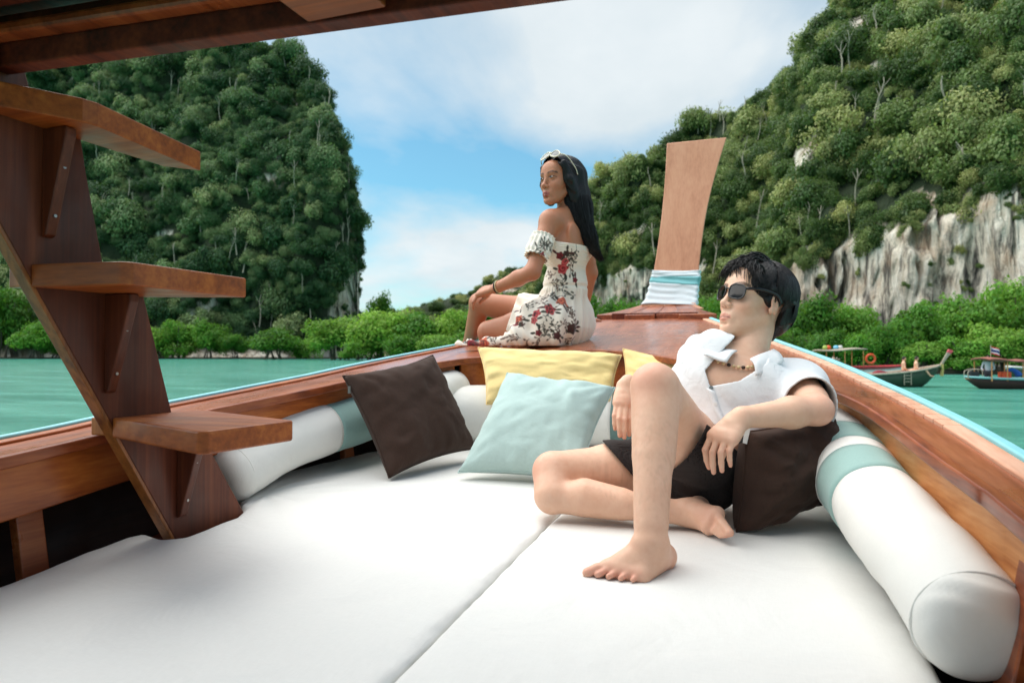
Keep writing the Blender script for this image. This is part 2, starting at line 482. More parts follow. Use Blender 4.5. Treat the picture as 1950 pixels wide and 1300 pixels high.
def crown_mesh(name, mat, R=1.0, squash=0.75, lobes=14, cards=70, size=0.1, seed=0, spread=0.62, lobe_r=0.45, down=0.35):
    'foliage of many small bent leaf clumps spread over uneven lobes; unit crown centred on its own middle'
    g = np.random.default_rng(seed)
    C, N = [], []
    tone = []
    for k in range(lobes):
        u = nrm(g.normal(size=3)); u[2] = abs(u[2]) * 0.9 - down * g.random()
        c = u * R * spread * (0.55 + 0.55 * g.random()); c[2] *= squash
        r = R * lobe_r * (0.6 + 0.6 * g.random())
        n = int(cards * (0.6 + 0.8 * g.random()))
        d = g.normal(size=(n, 3)); d /= np.linalg.norm(d, axis=1)[:, None]
        rad = r * (0.45 + 0.8 * g.random(n) ** 0.9)
        p = c + d * rad[:, None] * np.array([1, 1, 0.8])
        C.append(p); N.append(d * 0.9 + g.normal(size=(n, 3)) * 0.45 + np.array([0, 0, 0.35])); tone.append(np.full(n, g.random()))
    C = np.vstack(C); N = np.vstack(N); tone = np.concatenate(tone)
    N /= np.linalg.norm(N, axis=1)[:, None]
    n = len(C)
    a = np.cross(N, g.normal(size=(n, 3))); a /= np.linalg.norm(a, axis=1)[:, None]
    b = np.cross(N, a)
    s = size * (0.6 + 0.8 * g.random(n))[:, None]
    bend = N * s * 0.35
    V = np.stack([C - a * s - bend, C - b * s * 0.62, C + a * s - bend, C + b * s * 0.62], 1).reshape(-1, 3)
    q = np.arange(n)[:, None] * 4
    F = np.vstack([q + np.array([0, 1, 3]), q + np.array([1, 2, 3])])
    col = np.repeat(np.stack([0.55 * tone + 0.45 * g.random(n), g.random(n), np.zeros(n)], 1), 4, 0)
    me = bpy.data.meshes.new(name)
    me.vertices.add(len(V)); me.vertices.foreach_set('co', V.astype(np.float32).ravel())
    me.loops.add(len(F) * 3); me.loops.foreach_set('vertex_index', F.astype(np.int32).ravel())
    me.polygons.add(len(F)); me.polygons.foreach_set('loop_start', np.arange(0, len(F) * 3, 3, dtype=np.int32))
    me.update(calc_edges=True)
    at_ = me.color_attributes.new('Col', 'FLOAT_COLOR', 'POINT')
    cc = np.ones((len(V), 4), np.float32); cc[:, :3] = col
    at_.data.foreach_set('color', cc.ravel())
    me.materials.append(mat)
    return me

def hill(name, sil, base, hcut, slope, seed, amp, label_mat=True, nu=220, nv=90):
    '''sil: (px, py) skyline as seen; base: (px, distance); hcut: (px, height of the bare cliff); slope: (px, degrees above the cliff).
    Returns verts grid; a solid slope rising from the shore, over the cliff to the ridge and down behind.'''
    sx = [s[0] for s in sil]; sy = [s[1] for s in sil]
    px = np.linspace(sx[0], sx[-1], nu)
    py = np.interp(px, sx, sy); D = np.interp(px, *zip(*base)); hc = np.interp(px, *zip(*hcut)); sl = np.radians(np.interp(px, *zip(*slope)))
    e = (672 - py) / FPX
    G = np.zeros((nu, nv, 3)); veg = np.zeros((nu, nv))
    hc = hc + np.where(hc > 3, 3.2 * fbm(np.stack([px * 0.012, np.full(nu, seed), np.zeros(nu)], 1), 3), 0)
    for i in range(nu):
        d3 = RT * (px[i] - 975) / FPX + np.array([FW[0], FW[1], 0]) / math.hypot(FW[0], FW[1])
        d3[2] = 0
        ct = 1 / math.tan(sl[i])
        zr = (CAM[2] + e[i] * (D[i] - hc[i] * ct)) / max(0.05, 1 - e[i] * ct)
        zr = max(zr, 4.0)
        n1 = int(nv * 0.8)
        zz = np.concatenate([np.linspace(-0.5, zr, n1), np.linspace(zr, -0.5, nv - n1 + 1)[1:]])
        rr = D[i] + np.maximum(zz - hc[i], 0) * ct
        rr[n1:] = rr[n1 - 1] + (zr - zz[n1:]) * 0.9 + 4
        G[i, :, 0] = CAM[0] + d3[0] * rr; G[i, :, 1] = CAM[1] + d3[1] * rr; G[i, :, 2] = zz
        veg[i] = np.clip((zz - hc[i] - 1.0) / 3.0, 0, 1)
    nz = fbm(G * np.array([0.055, 0.055, 0.016]) + seed, 5) * 1.25
    out = nrm(np.array([FW[0], FW[1], 0]))
    fade = np.clip((G[..., 2] - 0.0) / 4, 0, 1)
    G = G - out * (nz * amp * fade)[..., None]
    cl = 1 - veg
    grv = 0.75 * fbm(G * np.array([0.42, 0.42, 0.05]) + seed + 9, 4) + 0.5 * fbm(G * np.array([0.16, 0.16, 0.30]) + seed + 15, 4)
    cave = np.clip(fbm(G * np.array([0.20, 0.20, 0.13]) + seed + 3, 3) - 0.42, 0, 1)
    G = G - out * ((grv * 2.2 - 11.0 * cave) * cl * fade)[..., None]
    veg = veg * (fbm(G * np.array([0.075, 0.075, 0.05]) + seed + 21, 3) < 0.80)
    V = G.reshape(-1, 3)
    I = np.arange(nu * nv).reshape(nu, nv)
    F = np.stack([I[:-1, :-1], I[1:, :-1], I[1:, 1:], I[:-1, 1:]], -1).reshape(-1, 4)
    struct(obj(name, V, F, M['rock'], smooth=True, cols=np.repeat(veg.reshape(-1, 1), 3, 1)))
    return G, veg, int(nv * 0.8)

left_sil = [(-700, 420), (-500, 250), (-300, 130), (-100, 90), (100, 84), (300, 74), (440, 72), (520, 78), (548, 98), (582, 122), (602, 152), (618, 192), (640, 248), (662, 305), (670, 380), (673, 450), (678, 500), (680, 560), (684, 630)]
left_hill = hill('limestone_hill', left_sil, [(-700, 330), (-200, 235), (200, 215), (520, 218), (610, 226), (684, 246)],
                 [(-700, 0), (600, 0), (625, 10), (665, 38), (684, 48)], [(-700, 52), (300, 60), (550, 68), (625, 78), (684, 86)], 3.0, 7)
right_sil = [(1000, 600), (1060, 470), (1100, 400), (1118, 368), (1130, 350), (1165, 332), (1210, 326), (1250, 305), (1300, 250), (1340, 224), (1390, 216), (1420, 206), (1432, 188), (1480, 166), (1530, 116), (1545, 78), (1575, 58), (1592, 12), (1630, -70), (1700, -190), (1820, -300), (1950, -360), (2300, -420), (2700, -300)]
right_hill = hill('limestone_hill', right_sil, [(1000, 230), (1120, 196), (1240, 178), (1500, 128), (1950, 98), (2700, 110)],
                  [(1000, 8), (1100, 22), (1130, 27), (1235, 24), (1262, 10), (1480, 6), (1515, 20), (1600, 21), (1700, 23), (1800, 25), (1950, 26), (2700, 26)],
                  [(1000, 50), (1240, 56), (1500, 50), (1700, 52), (2700, 55)], 41.0, 6, nu=560, nv=170)
far_sil = [(560, 640), (640, 612), (700, 600), (760, 592), (800, 584), (850, 570), (900, 556), (940, 530), (975, 512), (1010, 520), (1060, 505), (1120, 500), (1200, 520)]
far_hill = hill('limestone_hill', far_sil, [(560, 330), (1200, 330)], [(560, 0), (1200, 0)], [(560, 30), (1200, 30)], 77.0, 3, nu=80, nv=40)

# mud banks the mangroves stand on
def bank(name, pts, depth):
    f, b = [], []
    for px, d in pts:
        p = at(px, 672, d); f.append((p[0], p[1])); p = at(px, 672, d + depth); b.append((p[0], p[1]))
    n = len(pts)
    V = [(x, y, -0.4) for x, y in f] + [(x, y, 0.35) for x, y in f] + [(x, y, 0.6) for x, y in b]
    V = [(v[0] + 0, v[1], v[2]) for v in V]
    F = [(i, i + 1, n + i + 1, n + i) for i in range(n - 1)] + [(n + i, n + i + 1, 2 * n + i + 1, 2 * n + i) for i in range(n - 1)]
    return struct(obj(name, V, F, M['mud']))
M['mud'] = plain('mud', (52, 46, 34), 0.9, 0.3, 0.8)
bank('shore_bank', [(-700, 206), (0, 206), (300, 203), (520, 200), (690, 206), (900, 250), (1140, 250)], 60)
bank('shore_bank', [(1000, 150), (1150, 118), (1350, 84), (1500, 64), (1800, 56), (2100, 54), (2700, 60)], 66)

# hillside trees -----------------------------------------------------------
variants = {}
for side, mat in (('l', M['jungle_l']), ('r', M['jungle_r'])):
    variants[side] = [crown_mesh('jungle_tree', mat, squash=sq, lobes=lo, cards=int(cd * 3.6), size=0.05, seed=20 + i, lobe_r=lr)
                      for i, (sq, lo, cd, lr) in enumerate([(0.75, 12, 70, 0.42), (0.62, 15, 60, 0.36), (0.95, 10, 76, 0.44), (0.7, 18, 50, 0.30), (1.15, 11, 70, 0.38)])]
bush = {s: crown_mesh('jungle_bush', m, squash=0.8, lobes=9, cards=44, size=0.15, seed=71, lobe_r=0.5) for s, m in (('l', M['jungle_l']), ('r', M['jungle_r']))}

def sample_hill(G, veg, n1, spacing, seed, thr=0.5):
    g = np.random.default_rng(seed)
    A, B, C = G[:-1, :-1], G[1:, :-1], G[:-1, 1:]
    area = np.linalg.norm(np.cross(B - A, C - A), axis=-1)
    area[:, n1 + 2:] *= 0.05
    w = (area * (veg[:-1, :-1] > thr)).ravel()
    n = int(w.sum() / spacing ** 2 * 1.25)
    k = g.choice(len(w), n, p=w / w.sum())
    i, j = np.unravel_index(k, area.shape)
    a, b = g.random(n)[:, None], g.random(n)[:, None]
    P = A[i, j] + a * (B[i, j] - A[i, j]) + b * (C[i, j] - A[i, j])
    # thin to a rough minimum spacing
    keep, cell = [], {}
    for q, p in enumerate(P):
        key = tuple((p // spacing).astype(int))
        ok = True
        for dx_ in (-1, 0, 1):
            for dy_ in (-1, 0, 1):
                for dz_ in (-1, 0, 1):
                    for r in cell.get((key[0] + dx_, key[1] + dy_, key[2] + dz_), ()):
                        if np.sum((P[r] - p) ** 2) < (0.62 * spacing) ** 2: ok = False; break
        if ok: keep.append(q); cell.setdefault(key, []).append(q)
    return P[keep], g

def gn_forest(name, pts, scl, which, rot, meshes, mat):
    me = bpy.data.meshes.new(name)
    me.from_pydata([tuple(p) for p in pts], [], [])
    a = me.attributes.new('scl', 'FLOAT_VECTOR', 'POINT'); a.data.foreach_set('vector', np.asarray(scl, np.float32).ravel())
    b = me.attributes.new('which', 'INT', 'POINT'); b.data.foreach_set('value', np.asarray(which, np.int32))
    c = me.attributes.new('rotz', 'FLOAT_VECTOR', 'POINT'); c.data.foreach_set('vector', np.asarray(rot, np.float32).ravel())
    o = bpy.data.objects.new(name, me); COL.objects.link(o); o['kind'] = 'stuff'
    ng = bpy.data.node_groups.new(name + '_scatter', 'GeometryNodeTree')
    ng.interface.new_socket('Geometry', in_out='INPUT', socket_type='NodeSocketGeometry')
    ng.interface.new_socket('Geometry', in_out='OUTPUT', socket_type='NodeSocketGeometry')
    N = ng.nodes.new; K = ng.links.new
    gi, go = N('NodeGroupInput'), N('NodeGroupOutput')
    jn = N('GeometryNodeGeometryToInstance')
    for ob in meshes[::-1]:
        oi = N('GeometryNodeObjectInfo'); oi.inputs['Object'].default_value = ob
        try: oi.inputs['As Instance'].default_value = False
        except Exception: pass
        K(oi.outputs['Geometry'], jn.inputs[0])
    mp_ = N('GeometryNodeMeshToPoints'); K(gi.outputs[0], mp_.inputs[0])
    ip = N('GeometryNodeInstanceOnPoints'); K(mp_.outputs[0], ip.inputs['Points']); K(jn.outputs[0], ip.inputs['Instance'])
    ip.inputs['Pick Instance'].default_value = True
    def attr(nm, ty):
        x = N('GeometryNodeInputNamedAttribute'); x.data_type = ty; x.inputs[0].default_value = nm; return x.outputs['Attribute']
    K(attr('which', 'INT'), ip.inputs['Instance Index'])
    er = N('FunctionNodeEulerToRotation'); K(attr('rotz', 'FLOAT_VECTOR'), er.inputs[0]); K(er.outputs[0], ip.inputs['Rotation'])
    K(attr('scl', 'FLOAT_VECTOR'), ip.inputs['Scale'])
    K(ip.outputs[0], go.inputs[0])
    md = o.modifiers.new('scatter', 'NODES'); md.node_group = ng
    return o

def plant_hill(H, side, spacing, size, n_ind, label, group, stuff, seed, sink=0.15):
    P, g = sample_hill(*H, spacing, seed)
    n = len(P)
    sc = size * (0.55 + 0.95 * g.random(n) ** 2.2)
    P = P + np.array([0, 0, 1.0]) * (sc * (0.35 - sink))[:, None] - np.array([FW[0], FW[1], 0]) * (sc * 0.12)[:, None]
    pr = np.array([proj(p) for p in P])
    vis = (pr[:, 0] > 0) & (pr[:, 0] < 1950) & (pr[:, 1] > 0) & (pr[:, 1] < 690)
    rank = np.where(vis, sc / pr[:, 2], 0)
    order = np.argsort(-rank)
    ind = set(order[:n_ind].tolist())
    which = g.integers(0, 5, n); rz = g.random(n) * 6.28
    protos = {}
    for k in sorted(ind):
        o = bpy.data.objects.new('jungle_tree', variants[side][which[k]])
        COL.objects.link(o); o.location = P[k]; o.rotation_euler = (0, 0, rz[k])
        o.scale = (sc[k], sc[k], sc[k] * (1.0 + 0.5 * g.random()))
        tag(o, label, 'tree', group)
        protos.setdefault(int(which[k]), o)
    rest = np.array([k for k in range(n) if k not in ind])
    if len(rest):
        P_, sc_, w_, r_ = P[rest], sc[rest], which[rest], rz[rest]
        gn_forest(stuff, P_, np.stack([sc_, sc_, sc_ * (0.95 + 0.5 * g.random(len(rest)))], 1), w_, np.stack([np.zeros(len(rest)), np.zeros(len(rest)), r_], 1), [protos[i] for i in range(5)], None)
    return protos, n

# (called after the definition of all of the above)
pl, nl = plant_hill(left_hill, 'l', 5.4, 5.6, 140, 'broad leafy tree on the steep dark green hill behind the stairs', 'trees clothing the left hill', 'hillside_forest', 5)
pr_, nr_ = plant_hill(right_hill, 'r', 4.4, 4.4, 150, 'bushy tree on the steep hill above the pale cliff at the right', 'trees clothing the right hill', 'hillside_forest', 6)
# low scrub over the slopes and a few tufts on the bare rock
def scrub(name, H, spacing, size, seed, protos, thr, side):
    P, g = sample_hill(H[0], H[1], H[2], spacing, seed, thr)
    n = len(P); s = size * (0.5 + g.random(n))
    gn_forest(name, P, np.stack([s, s, s * (1.0 + 0.6 * g.random(n))], 1), g.integers(0, 5, n), np.stack([0.6 * g.normal(size=n), 0.6 * g.normal(size=n), 6.28 * g.random(n)], 1), [protos[i] for i in range(5)], None)
scrub('hillside_scrub', left_hill, 3.6, 3.0, 31, pl, 0.3, 'l')
scrub('hillside_scrub', right_hill, 3.0, 2.5, 32, pr_, 0.3, 'r')
def ledge(name, H, n, size, seed, protos):
    g = np.random.default_rng(seed); G, veg, n1 = H
    m = np.argwhere((veg[:, :n1] < 0.3) & (G[:, :n1, 2] > 3)); k = m[g.integers(0, len(m), n)]
    P = G[k[:, 0], k[:, 1]]; P = P[fbm(P * 0.12, 3) > 0.05]; n = len(P); s = size * (0.4 + g.random(n))
    gn_forest(name, P, np.stack([s, s, s], 1), g.integers(0, 5, n), np.stack([0.9 * g.normal(size=n), 0.9 * g.normal(size=n), 6.28 * g.random(n)], 1), [protos[i] for i in range(5)], None)
ledge('cliff_bushes', left_hill, 260, 1.5, 8, pl)
ledge('cliff_bushes', right_hill, 420, 0.8, 9, pr_)
def fringe(name, H, n, size, seed, protos):
    g = np.random.default_rng(seed); G, veg, n1 = H
    m = np.argwhere((veg[:, :n1] > 0.02) & (veg[:, :n1] < 0.98) & (G[:, :n1, 2] > 8)); k = m[g.integers(0, len(m), n)]
    P = G[k[:, 0], k[:, 1]] - np.array([0, 0, 1.0]) * g.random(n)[:, None] * 3.0 - nrm(np.array([FW[0], FW[1], 0])) * 0.8
    s = size * (0.5 + g.random(n))
    gn_forest(name, P, np.stack([s, s, s * (1.0 + 0.9 * g.random(n))], 1), g.integers(0, 5, n), np.stack([0.5 * g.normal(size=n), 0.5 * g.normal(size=n), 6.28 * g.random(n)], 1), [protos[i] for i in range(5)], None)
fringe('cliff_top_bushes', right_hill, 420, 2.0, 12, pr_)
def pale_trunks(name, H, n, seed, h_):
    g = np.random.default_rng(seed); G, veg, n1 = H
    parts = []
    me_parts = [tube(spline([(0, 0, -.3), (.05, .02, .3), (-.03, .05, .7), (.06, 0, 1.0)], 6), np.linspace(.028, .012, 6), 5), tube([(.0, .03, .55), (.16, .1, .9)], [.014, .006], 4), tube([(.0, .03, .65), (-.14, -.05, .95)], [.013, .006], 4)]
    V0, F0 = join(me_parts)
    m = np.argwhere((veg[:, :n1] > 0.3) & (G[:, :n1, 2] > 6)); k = m[g.integers(0, len(m), n)]
    P = G[k[:, 0], k[:, 1]] - nrm(np.array([FW[0], FW[1], 0])) * 2.6 + np.array([0, 0, .6])
    for p in P:
        s = h_ * (0.6 + 0.8 * g.random()); a = g.random() * 6.28; t1, t2 = g.normal(size=2) * 0.14
        v = V0 * s; v = np.stack([v[:, 0] * math.cos(a) - v[:, 1] * math.sin(a) + t1 * v[:, 2], v[:, 0] * math.sin(a) + v[:, 1] * math.cos(a) + t2 * v[:, 2], v[:, 2]], 1)
        parts.append((v + p, F0))
    V, F = join(parts)
    o = obj(name, V, F, M['pale_bark']); o['kind'] = 'stuff'
M['pale_bark'] = plain('pale_bark', (168, 158, 140), 0.9, 0.25, 3)
pale_trunks('bare_trunks', left_hill, 170, 61, 6.0)
pale_trunks('bare_trunks', right_hill, 240, 62, 5.0)
Pf, gf = sample_hill(*far_hill, 6.0, 44)
nf_ = len(Pf); sf = 4.5 * (0.7 + 0.6 * gf.random(nf_))
gn_forest('far_forest', Pf, np.stack([sf, sf, sf], 1), gf.integers(0, 5, nf_), np.stack([0 * sf, 0 * sf, 6.28 * gf.random(nf_)], 1), [pr_[i] for i in range(5)], None)

# mangroves along the shores ------------------------------------------------
mang = [crown_mesh('crown', M['mangrove_leaf'], squash=sq, lobes=lo, cards=cd, size=sz, seed=50 + i, lobe_r=lr, down=0.8)
        for i, (sq, lo, cd, lr, sz) in enumerate([(0.95, 34, 230, 0.34, 0.046), (1.1, 30, 240, 0.34, 0.044), (0.9, 38, 210, 0.32, 0.046), (1.15, 32, 230, 0.31, 0.042)])]
def trunk_mesh(seed):
    g = np.random.default_rng(seed); parts = []
    for k in range(6):
        a = g.random() * 6.28; r = 0.12 + 0.3 * g.random()
        p = np.array([[r * math.cos(a), r * math.sin(a), -1.05], [r * 0.6 * math.cos(a + 0.4), r * 0.6 * math.sin(a + 0.4), -0.65], [r * 1.0 * math.cos(a + 0.6), r * 1.0 * math.sin(a + 0.6), -0.15], [r * 1.7 * math.cos(a + 0.5), r * 1.7 * math.sin(a + 0.5), 0.45]])
        parts.append(tube(spline(p, 7), np.linspace(0.035, 0.012, 7), 5))
    V, F = join(parts)
    me = bpy.data.meshes.new('trunk'); me.from_pydata(V.tolist(), [], F); me.materials.append(M['bark']); return me
trunks = [trunk_mesh(i) for i in range(3)]
cnt_m = 0
def mangrove(px, d, top, halfw, label, group, zbase=0.3):
    global cnt_m
    p = at(px, 672, d)
    h = (672 - top) / FPX * d + CAM[2] - zbase
    r = halfw * d / FPX
    o = thing('mangrove_tree', label, 'tree', (p[0], p[1], zbase), group)
    k = cnt_m; cnt_m += 1
    rz = (k * 2.4) % 6.28
    c = bpy.data.objects.new('crown', mang[k % 4]); COL.objects.link(c); c.parent = o
    c.location = (0, 0, h * 0.50); c.rotation_euler = (0, 0, rz); c.scale = (r * 1.12, r * 1.12, h * (0.60 + 0.05 * ((k * 7) % 3)))
    t = bpy.data.objects.new('trunk', trunks[k % 3]); COL.objects.link(t); t.parent = o
    t.location = (0, 0, h * 0.5); t.rotation_euler = (0, 0, rz); t.scale = (r, r, h * 0.5)
    return o
gm = np.random.default_rng(4)
GL = 'mangroves along the far left shore'
LL = 'light green mangrove tree rooted on the far left shore at the foot of the hill'
for px, top, hw, d in [(-60, 560, 62, 214), (10, 530, 50, 216), (70, 606, 46, 206), (120, 590, 50, 212), (170, 615, 40, 207), (225, 600, 42, 212), (290, 612, 42, 206), (335, 598, 44, 208), (400, 604, 36, 207), (445, 628, 30, 204)]:
    mangrove(px, d, top, hw, LL, GL)
GC = 'bright mangroves standing forward of the left hill'
LC = 'bright green rounded mangrove standing out over the water beyond the port rail'
for px, top, hw, d in [(520, 616, 56, 184), (585, 640, 30, 190), (640, 590, 62, 172), (725, 578, 66, 160), (800, 584, 62, 158), (860, 572, 58, 156), (925, 566, 62, 158), (990, 552, 60, 160), (1050, 560, 60, 158), (690, 640, 44, 158), (770, 630, 46, 150), (840, 628, 50, 148), (900, 622, 50, 146)]:
    mangrove(px, d, top, hw, LC, GC)
GR = 'mangroves along the right shore'
LR = 'dense green mangrove tree on the right shore below the cliff'
for px, top, hw, d in [(1120, 548, 44, 128), (1165, 552, 40, 124), (1210, 556, 42, 118), (1255, 560, 42, 112), (1300, 556, 44, 106), (1345, 552, 44, 100), (1390, 548, 48, 94), (1440, 556, 52, 86),
                       (1495, 556, 52, 78), (1545, 552, 62, 70), (1625, 560, 56, 70), (1750, 560, 56, 64), (1790, 556, 66, 68), (1850, 540, 70, 64), (1925, 512, 66, 66), (1990, 520, 70, 62),
                       (1500, 610, 44, 66), (1570, 620, 52, 62), (1640, 630, 50, 60), (1760, 640, 54, 58), (1830, 630, 56, 57), (1900, 610, 60, 57), (1975, 620, 60, 56), (2060, 560, 80, 60)]:
    mangrove(px, d, top, hw, LR, GR)
mangrove(1698, 60, 596, 54, 'paler olive feathery tree among the mangroves behind the moored boats', None)
mangrove(722, 300, 540, 30, 'tall dark tree rising above the mangroves just right of the left hill', None)

# ================================================================== the boat
ZY = [-3, 0, 1, 1.5, 2, 2.5, 3, 3.5, 4, 4.5, 5, 5.5, 6, 7]
ZZ = [1.40, 1.46, 1.51, 1.55, 1.6, 1.655, 1.725, 1.79, 1.86, 1.93, 2.0, 2.06, 2.12, 2.2]
def zg(y): return np.interp(y, ZY, ZZ)
_gy = np.linspace(-2.6, 5.7, 120)
_L = np.array([(-2.6, -1.02), (-1.5, -1.07), (0, -1.10), (1.249, -1.133), (1.517, -1.159), (1.852, -1.168), (2.621, -1.079), (3.029, -.991), (3.533, -.874), (4.214, -.662), (5.129, -.405), (5.75, -.19)])
_Rr = np.array([(-2.6, 1.09), (-1.5, 1.16), (0, 1.21), (1.0, 1.235), (1.583, 1.233), (2.033, 1.204), (2.655, 1.11), (3.62, .869), (4.695, .544), (5.255, .392), (5.75, .27)])
def smooth_curve(T, y):
    c = spline(T[:, ::-1], 400); return np.interp(y, c[:, 1], c[:, 0])
def gl(y): return smooth_curve(_L, y)
def gr(y): return smooth_curve(_Rr, y)
def zdeck(x, y):
    h = np.where(x < 0, -gl(y), gr(y)); return zg(y) - 0.014 + 0.016 * (1 - np.clip(np.abs(x) / h, 0, 1) ** 2)

boat = thing('long_tail_boat', 'varnished wooden long-tail boat with tall prow that the couple sit in', 'boat', (0, 0, 0))

def strip(name, fx0, fx1, fz, y0, y1, thick, mat, n=60, parent=boat, bev=0.004):
    'a plank following the sheer: edges fx0(y), fx1(y), top fz(y)'
    y = np.linspace(y0, y1, n)
    a = np.stack([fx0(y), y, fz(y)], 1); b = np.stack([fx1(y), y, fz(y)], 1)
    a2, b2 = a - [0, 0, thick], b - [0, 0, thick]
    V = np.stack([a, b, b2, a2], 1).reshape(-1, 3)
    F = [(i * 4 + k, (i + 1) * 4 + k, (i + 1) * 4 + (k + 1) % 4, i * 4 + (k + 1) % 4) for i in range(n - 1) for k in range(4)] + [(0, 1, 2, 3), (4 * n - 1, 4 * n - 2, 4 * n - 3, 4 * n - 4)]
    o = fix_normals(obj(name, V, F, mat, parent, smooth=True, sharp=35))
    return bevel(o, bev) if bev else o
# sky blue rubbing strips, wooden caps
for sgn, g in ((-1, gl), (1, gr)):
    strip('blue_rail', lambda y, g=g, s=sgn: g(y) + s * 0.004, lambda y, g=g, s=sgn: g(y) - s * 0.020, lambda y: zg(y) + 0.004, -2.6, 5.5, 0.05, M['blue_paint'])
strip('cap_strip', lambda y: gl(y) + 0.021, lambda y: gl(y) + 0.060, lambda y: zg(y) - 0.004, -2.6, 5.0, 0.04, M['wood_orange'])
strip('cap_strip', lambda y: gr(y) - 0.021, lambda y: gr(y) - 0.062, lambda y: zg(y) - 0.004, -2.6, 1.86, 0.04, M['wood_tile'])
strip('cap_strip', lambda y: gr(y) - 0.021, lambda y: gr(y) - 0.062, lambda y: zg(y) - 0.004, 3.96, 5.0, 0.04, M['wood_tile'])
# the row of little cap blocks on the starboard rail
cb_y = np.arange(1.863, 3.95, 0.0665)
for y0 in cb_y:
    y1 = y0 + 0.0610
    q = [(gr(y) - o_, y, zg(y) - 0.004 + random.uniform(-0.0006, 0.0006)) for y, o_ in ((y0, 0.021), (y1, 0.021), (y1, 0.0615), (y0, 0.0615))]
    prism('cap_block', q, (0, 0, -0.03), M['wood_tile'], boat, bev=0.0015)
strip('cap_backing', lambda y: gr(y) - 0.022, lambda y: gr(y) - 0.061, lambda y: zg(y) - 0.014, 1.86, 3.96, 0.03, M['wood_dark'], bev=0)

# deck: a U of varnished planking round the cockpit, closed over the bow
inner = np.array([(-.80, -2.6), (-.84, -1), (-.86, 0), (-.887, 1.085), (-.922, 1.555), (-.834, 2.201), (-.725, 2.74), (-.581, 2.985), (-.494, 3.055), (-.302, 3.17), (-.119, 3.25), (.055, 3.27), (.22, 3.19), (.358, 3.07), (.481, 2.95), (.64, 2.82), (.80, 2.66), (.951, 2.40), (1.036, 2.095), (1.078, 1.576), (1.093, 1.357), (1.098, 1.154), (1.09, 0), (1.05, -1), (1.0, -2.6)])
NI = 260
IN = spline(inner, NI)
# outer companion points on the gunwale: by arc length
def outer_curve():
    yl = np.linspace(-2.6, 5.2, 400); Lc = np.stack([gl(yl) + 0.063, yl], 1); Rc = np.stack([gr(yl) - 0.064, yl], 1)[::-1]
    return np.vstack([Lc, Rc])
OC = outer_curve()
def arclen(P): return np.concatenate([[0], np.cumsum(np.linalg.norm(np.diff(P, axis=0), axis=1))])
# matched by key stations so the ruling lines stay sensible
key_in = [0, int(NI * 0.125), int(NI * 0.31), int(NI * 0.46), int(NI * 0.66), int(NI * 0.875), NI - 1]
def nearest_out(p, half):
    m = (np.arange(len(OC)) < 400) if half == 0 else (np.arange(len(OC)) >= 400)
    d = np.abs(OC[:, 1] - p[1]) + (~m) * 100
    return np.argmin(d)
apex = int(np.argmax(IN[:, 1]))
oi_ = np.zeros(NI)
jl = int(np.argmin(np.abs(IN[:apex, 0] + 0.76))); jr = apex + int(np.argmin(np.abs(IN[apex:, 0] - 0.86)))
ol, orr = nearest_out(IN[jl], 0), nearest_out(IN[jr], 1)
for i in range(NI):
    if i <= jl: oi_[i] = nearest_out(IN[i], 0)
    elif i >= jr: oi_[i] = nearest_out(IN[i], 1)
for i in range(jl, jr + 1):
    if i <= apex:
        t = (i - jl) / (apex - jl); oi_[i] = ol + (400 - ol) * t
    else:
        t = (i - apex) / (jr - apex); oi_[i] = 400 + (orr - 400) * t
OP = np.stack([np.interp(oi_, np.arange(len(OC)), OC[:, 0]), np.interp(oi_, np.arange(len(OC)), OC[:, 1])], 1)
NR = 14
rows = [IN + (OP - IN) * (k / (NR - 1)) for k in range(NR)]
DV = np.vstack([np.column_stack([r, zdeck(r[:, 0], r[:, 1])]) for r in rows])
DF = [(k * NI + i, k * NI + i + 1, (k + 1) * NI + i + 1, (k + 1) * NI + i) for k in range(NR - 1) for i in range(NI - 1)]
deck = fix_normals(obj('deck', DV, DF, M['wood_deck'], boat, smooth=True))
if deck.data.polygons[len(DF) // 2].normal.z < 0: deck.data.flip_normals()
# lip round the cockpit opening (trim strip standing 3 mm proud of the deck)
def ring(name, P, widths, ztop, depth, mat, i0=0, i1=None, bev=0.004):
    P = P[i0:i1]; T = np.gradient(P, axis=0); T /= np.linalg.norm(T, axis=1)[:, None]
    N = np.stack([-T[:, 1], T[:, 0]], 1)          # points outboard (curve runs port -> bow -> starboard)
    a = P + N * widths[0]; b = P + N * widths[1]
    za = ztop(a); zb = ztop(b)
    n = len(P)
    V = np.stack([np.column_stack([a, za]), np.column_stack([b, zb]), np.column_stack([b, zb - depth]), np.column_stack([a, za - depth])], 1).reshape(-1, 3)
    F = [(i * 4 + k, (i + 1) * 4 + k, (i + 1) * 4 + (k + 1) % 4, i * 4 + (k + 1) % 4) for i in range(n - 1) for k in range(4)] + [(0, 1, 2, 3), (4 * n - 1, 4 * n - 2, 4 * n - 3, 4 * n - 4)]
    o = fix_normals(obj(name, V, F, mat, boat, smooth=True, sharp=35))
    return bevel(o, bev) if bev else o
zd = lambda q: zdeck(q[:, 0], q[:, 1])
ring('cockpit_lip', IN, (-0.006, 0.022), lambda q: zd(q) + 0.003, 0.030, M['wood_red'])
ring('inner_plank', IN, (0.030, 0.055), lambda q: zd(q) - 0.022, 0.135, M['wood_orange'], 0, jl + 14)
ring('inner_plank', IN, (0.030, 0.055), lambda q: zd(q) - 0.022, 0.15, M['wood_light'], jr - 14, None)
ring('bulkhead', IN, (0.034, 0.06), lambda q: zd(q) - 0.022, 0.62, M['wood_orange'], jl + 15, jr - 15)

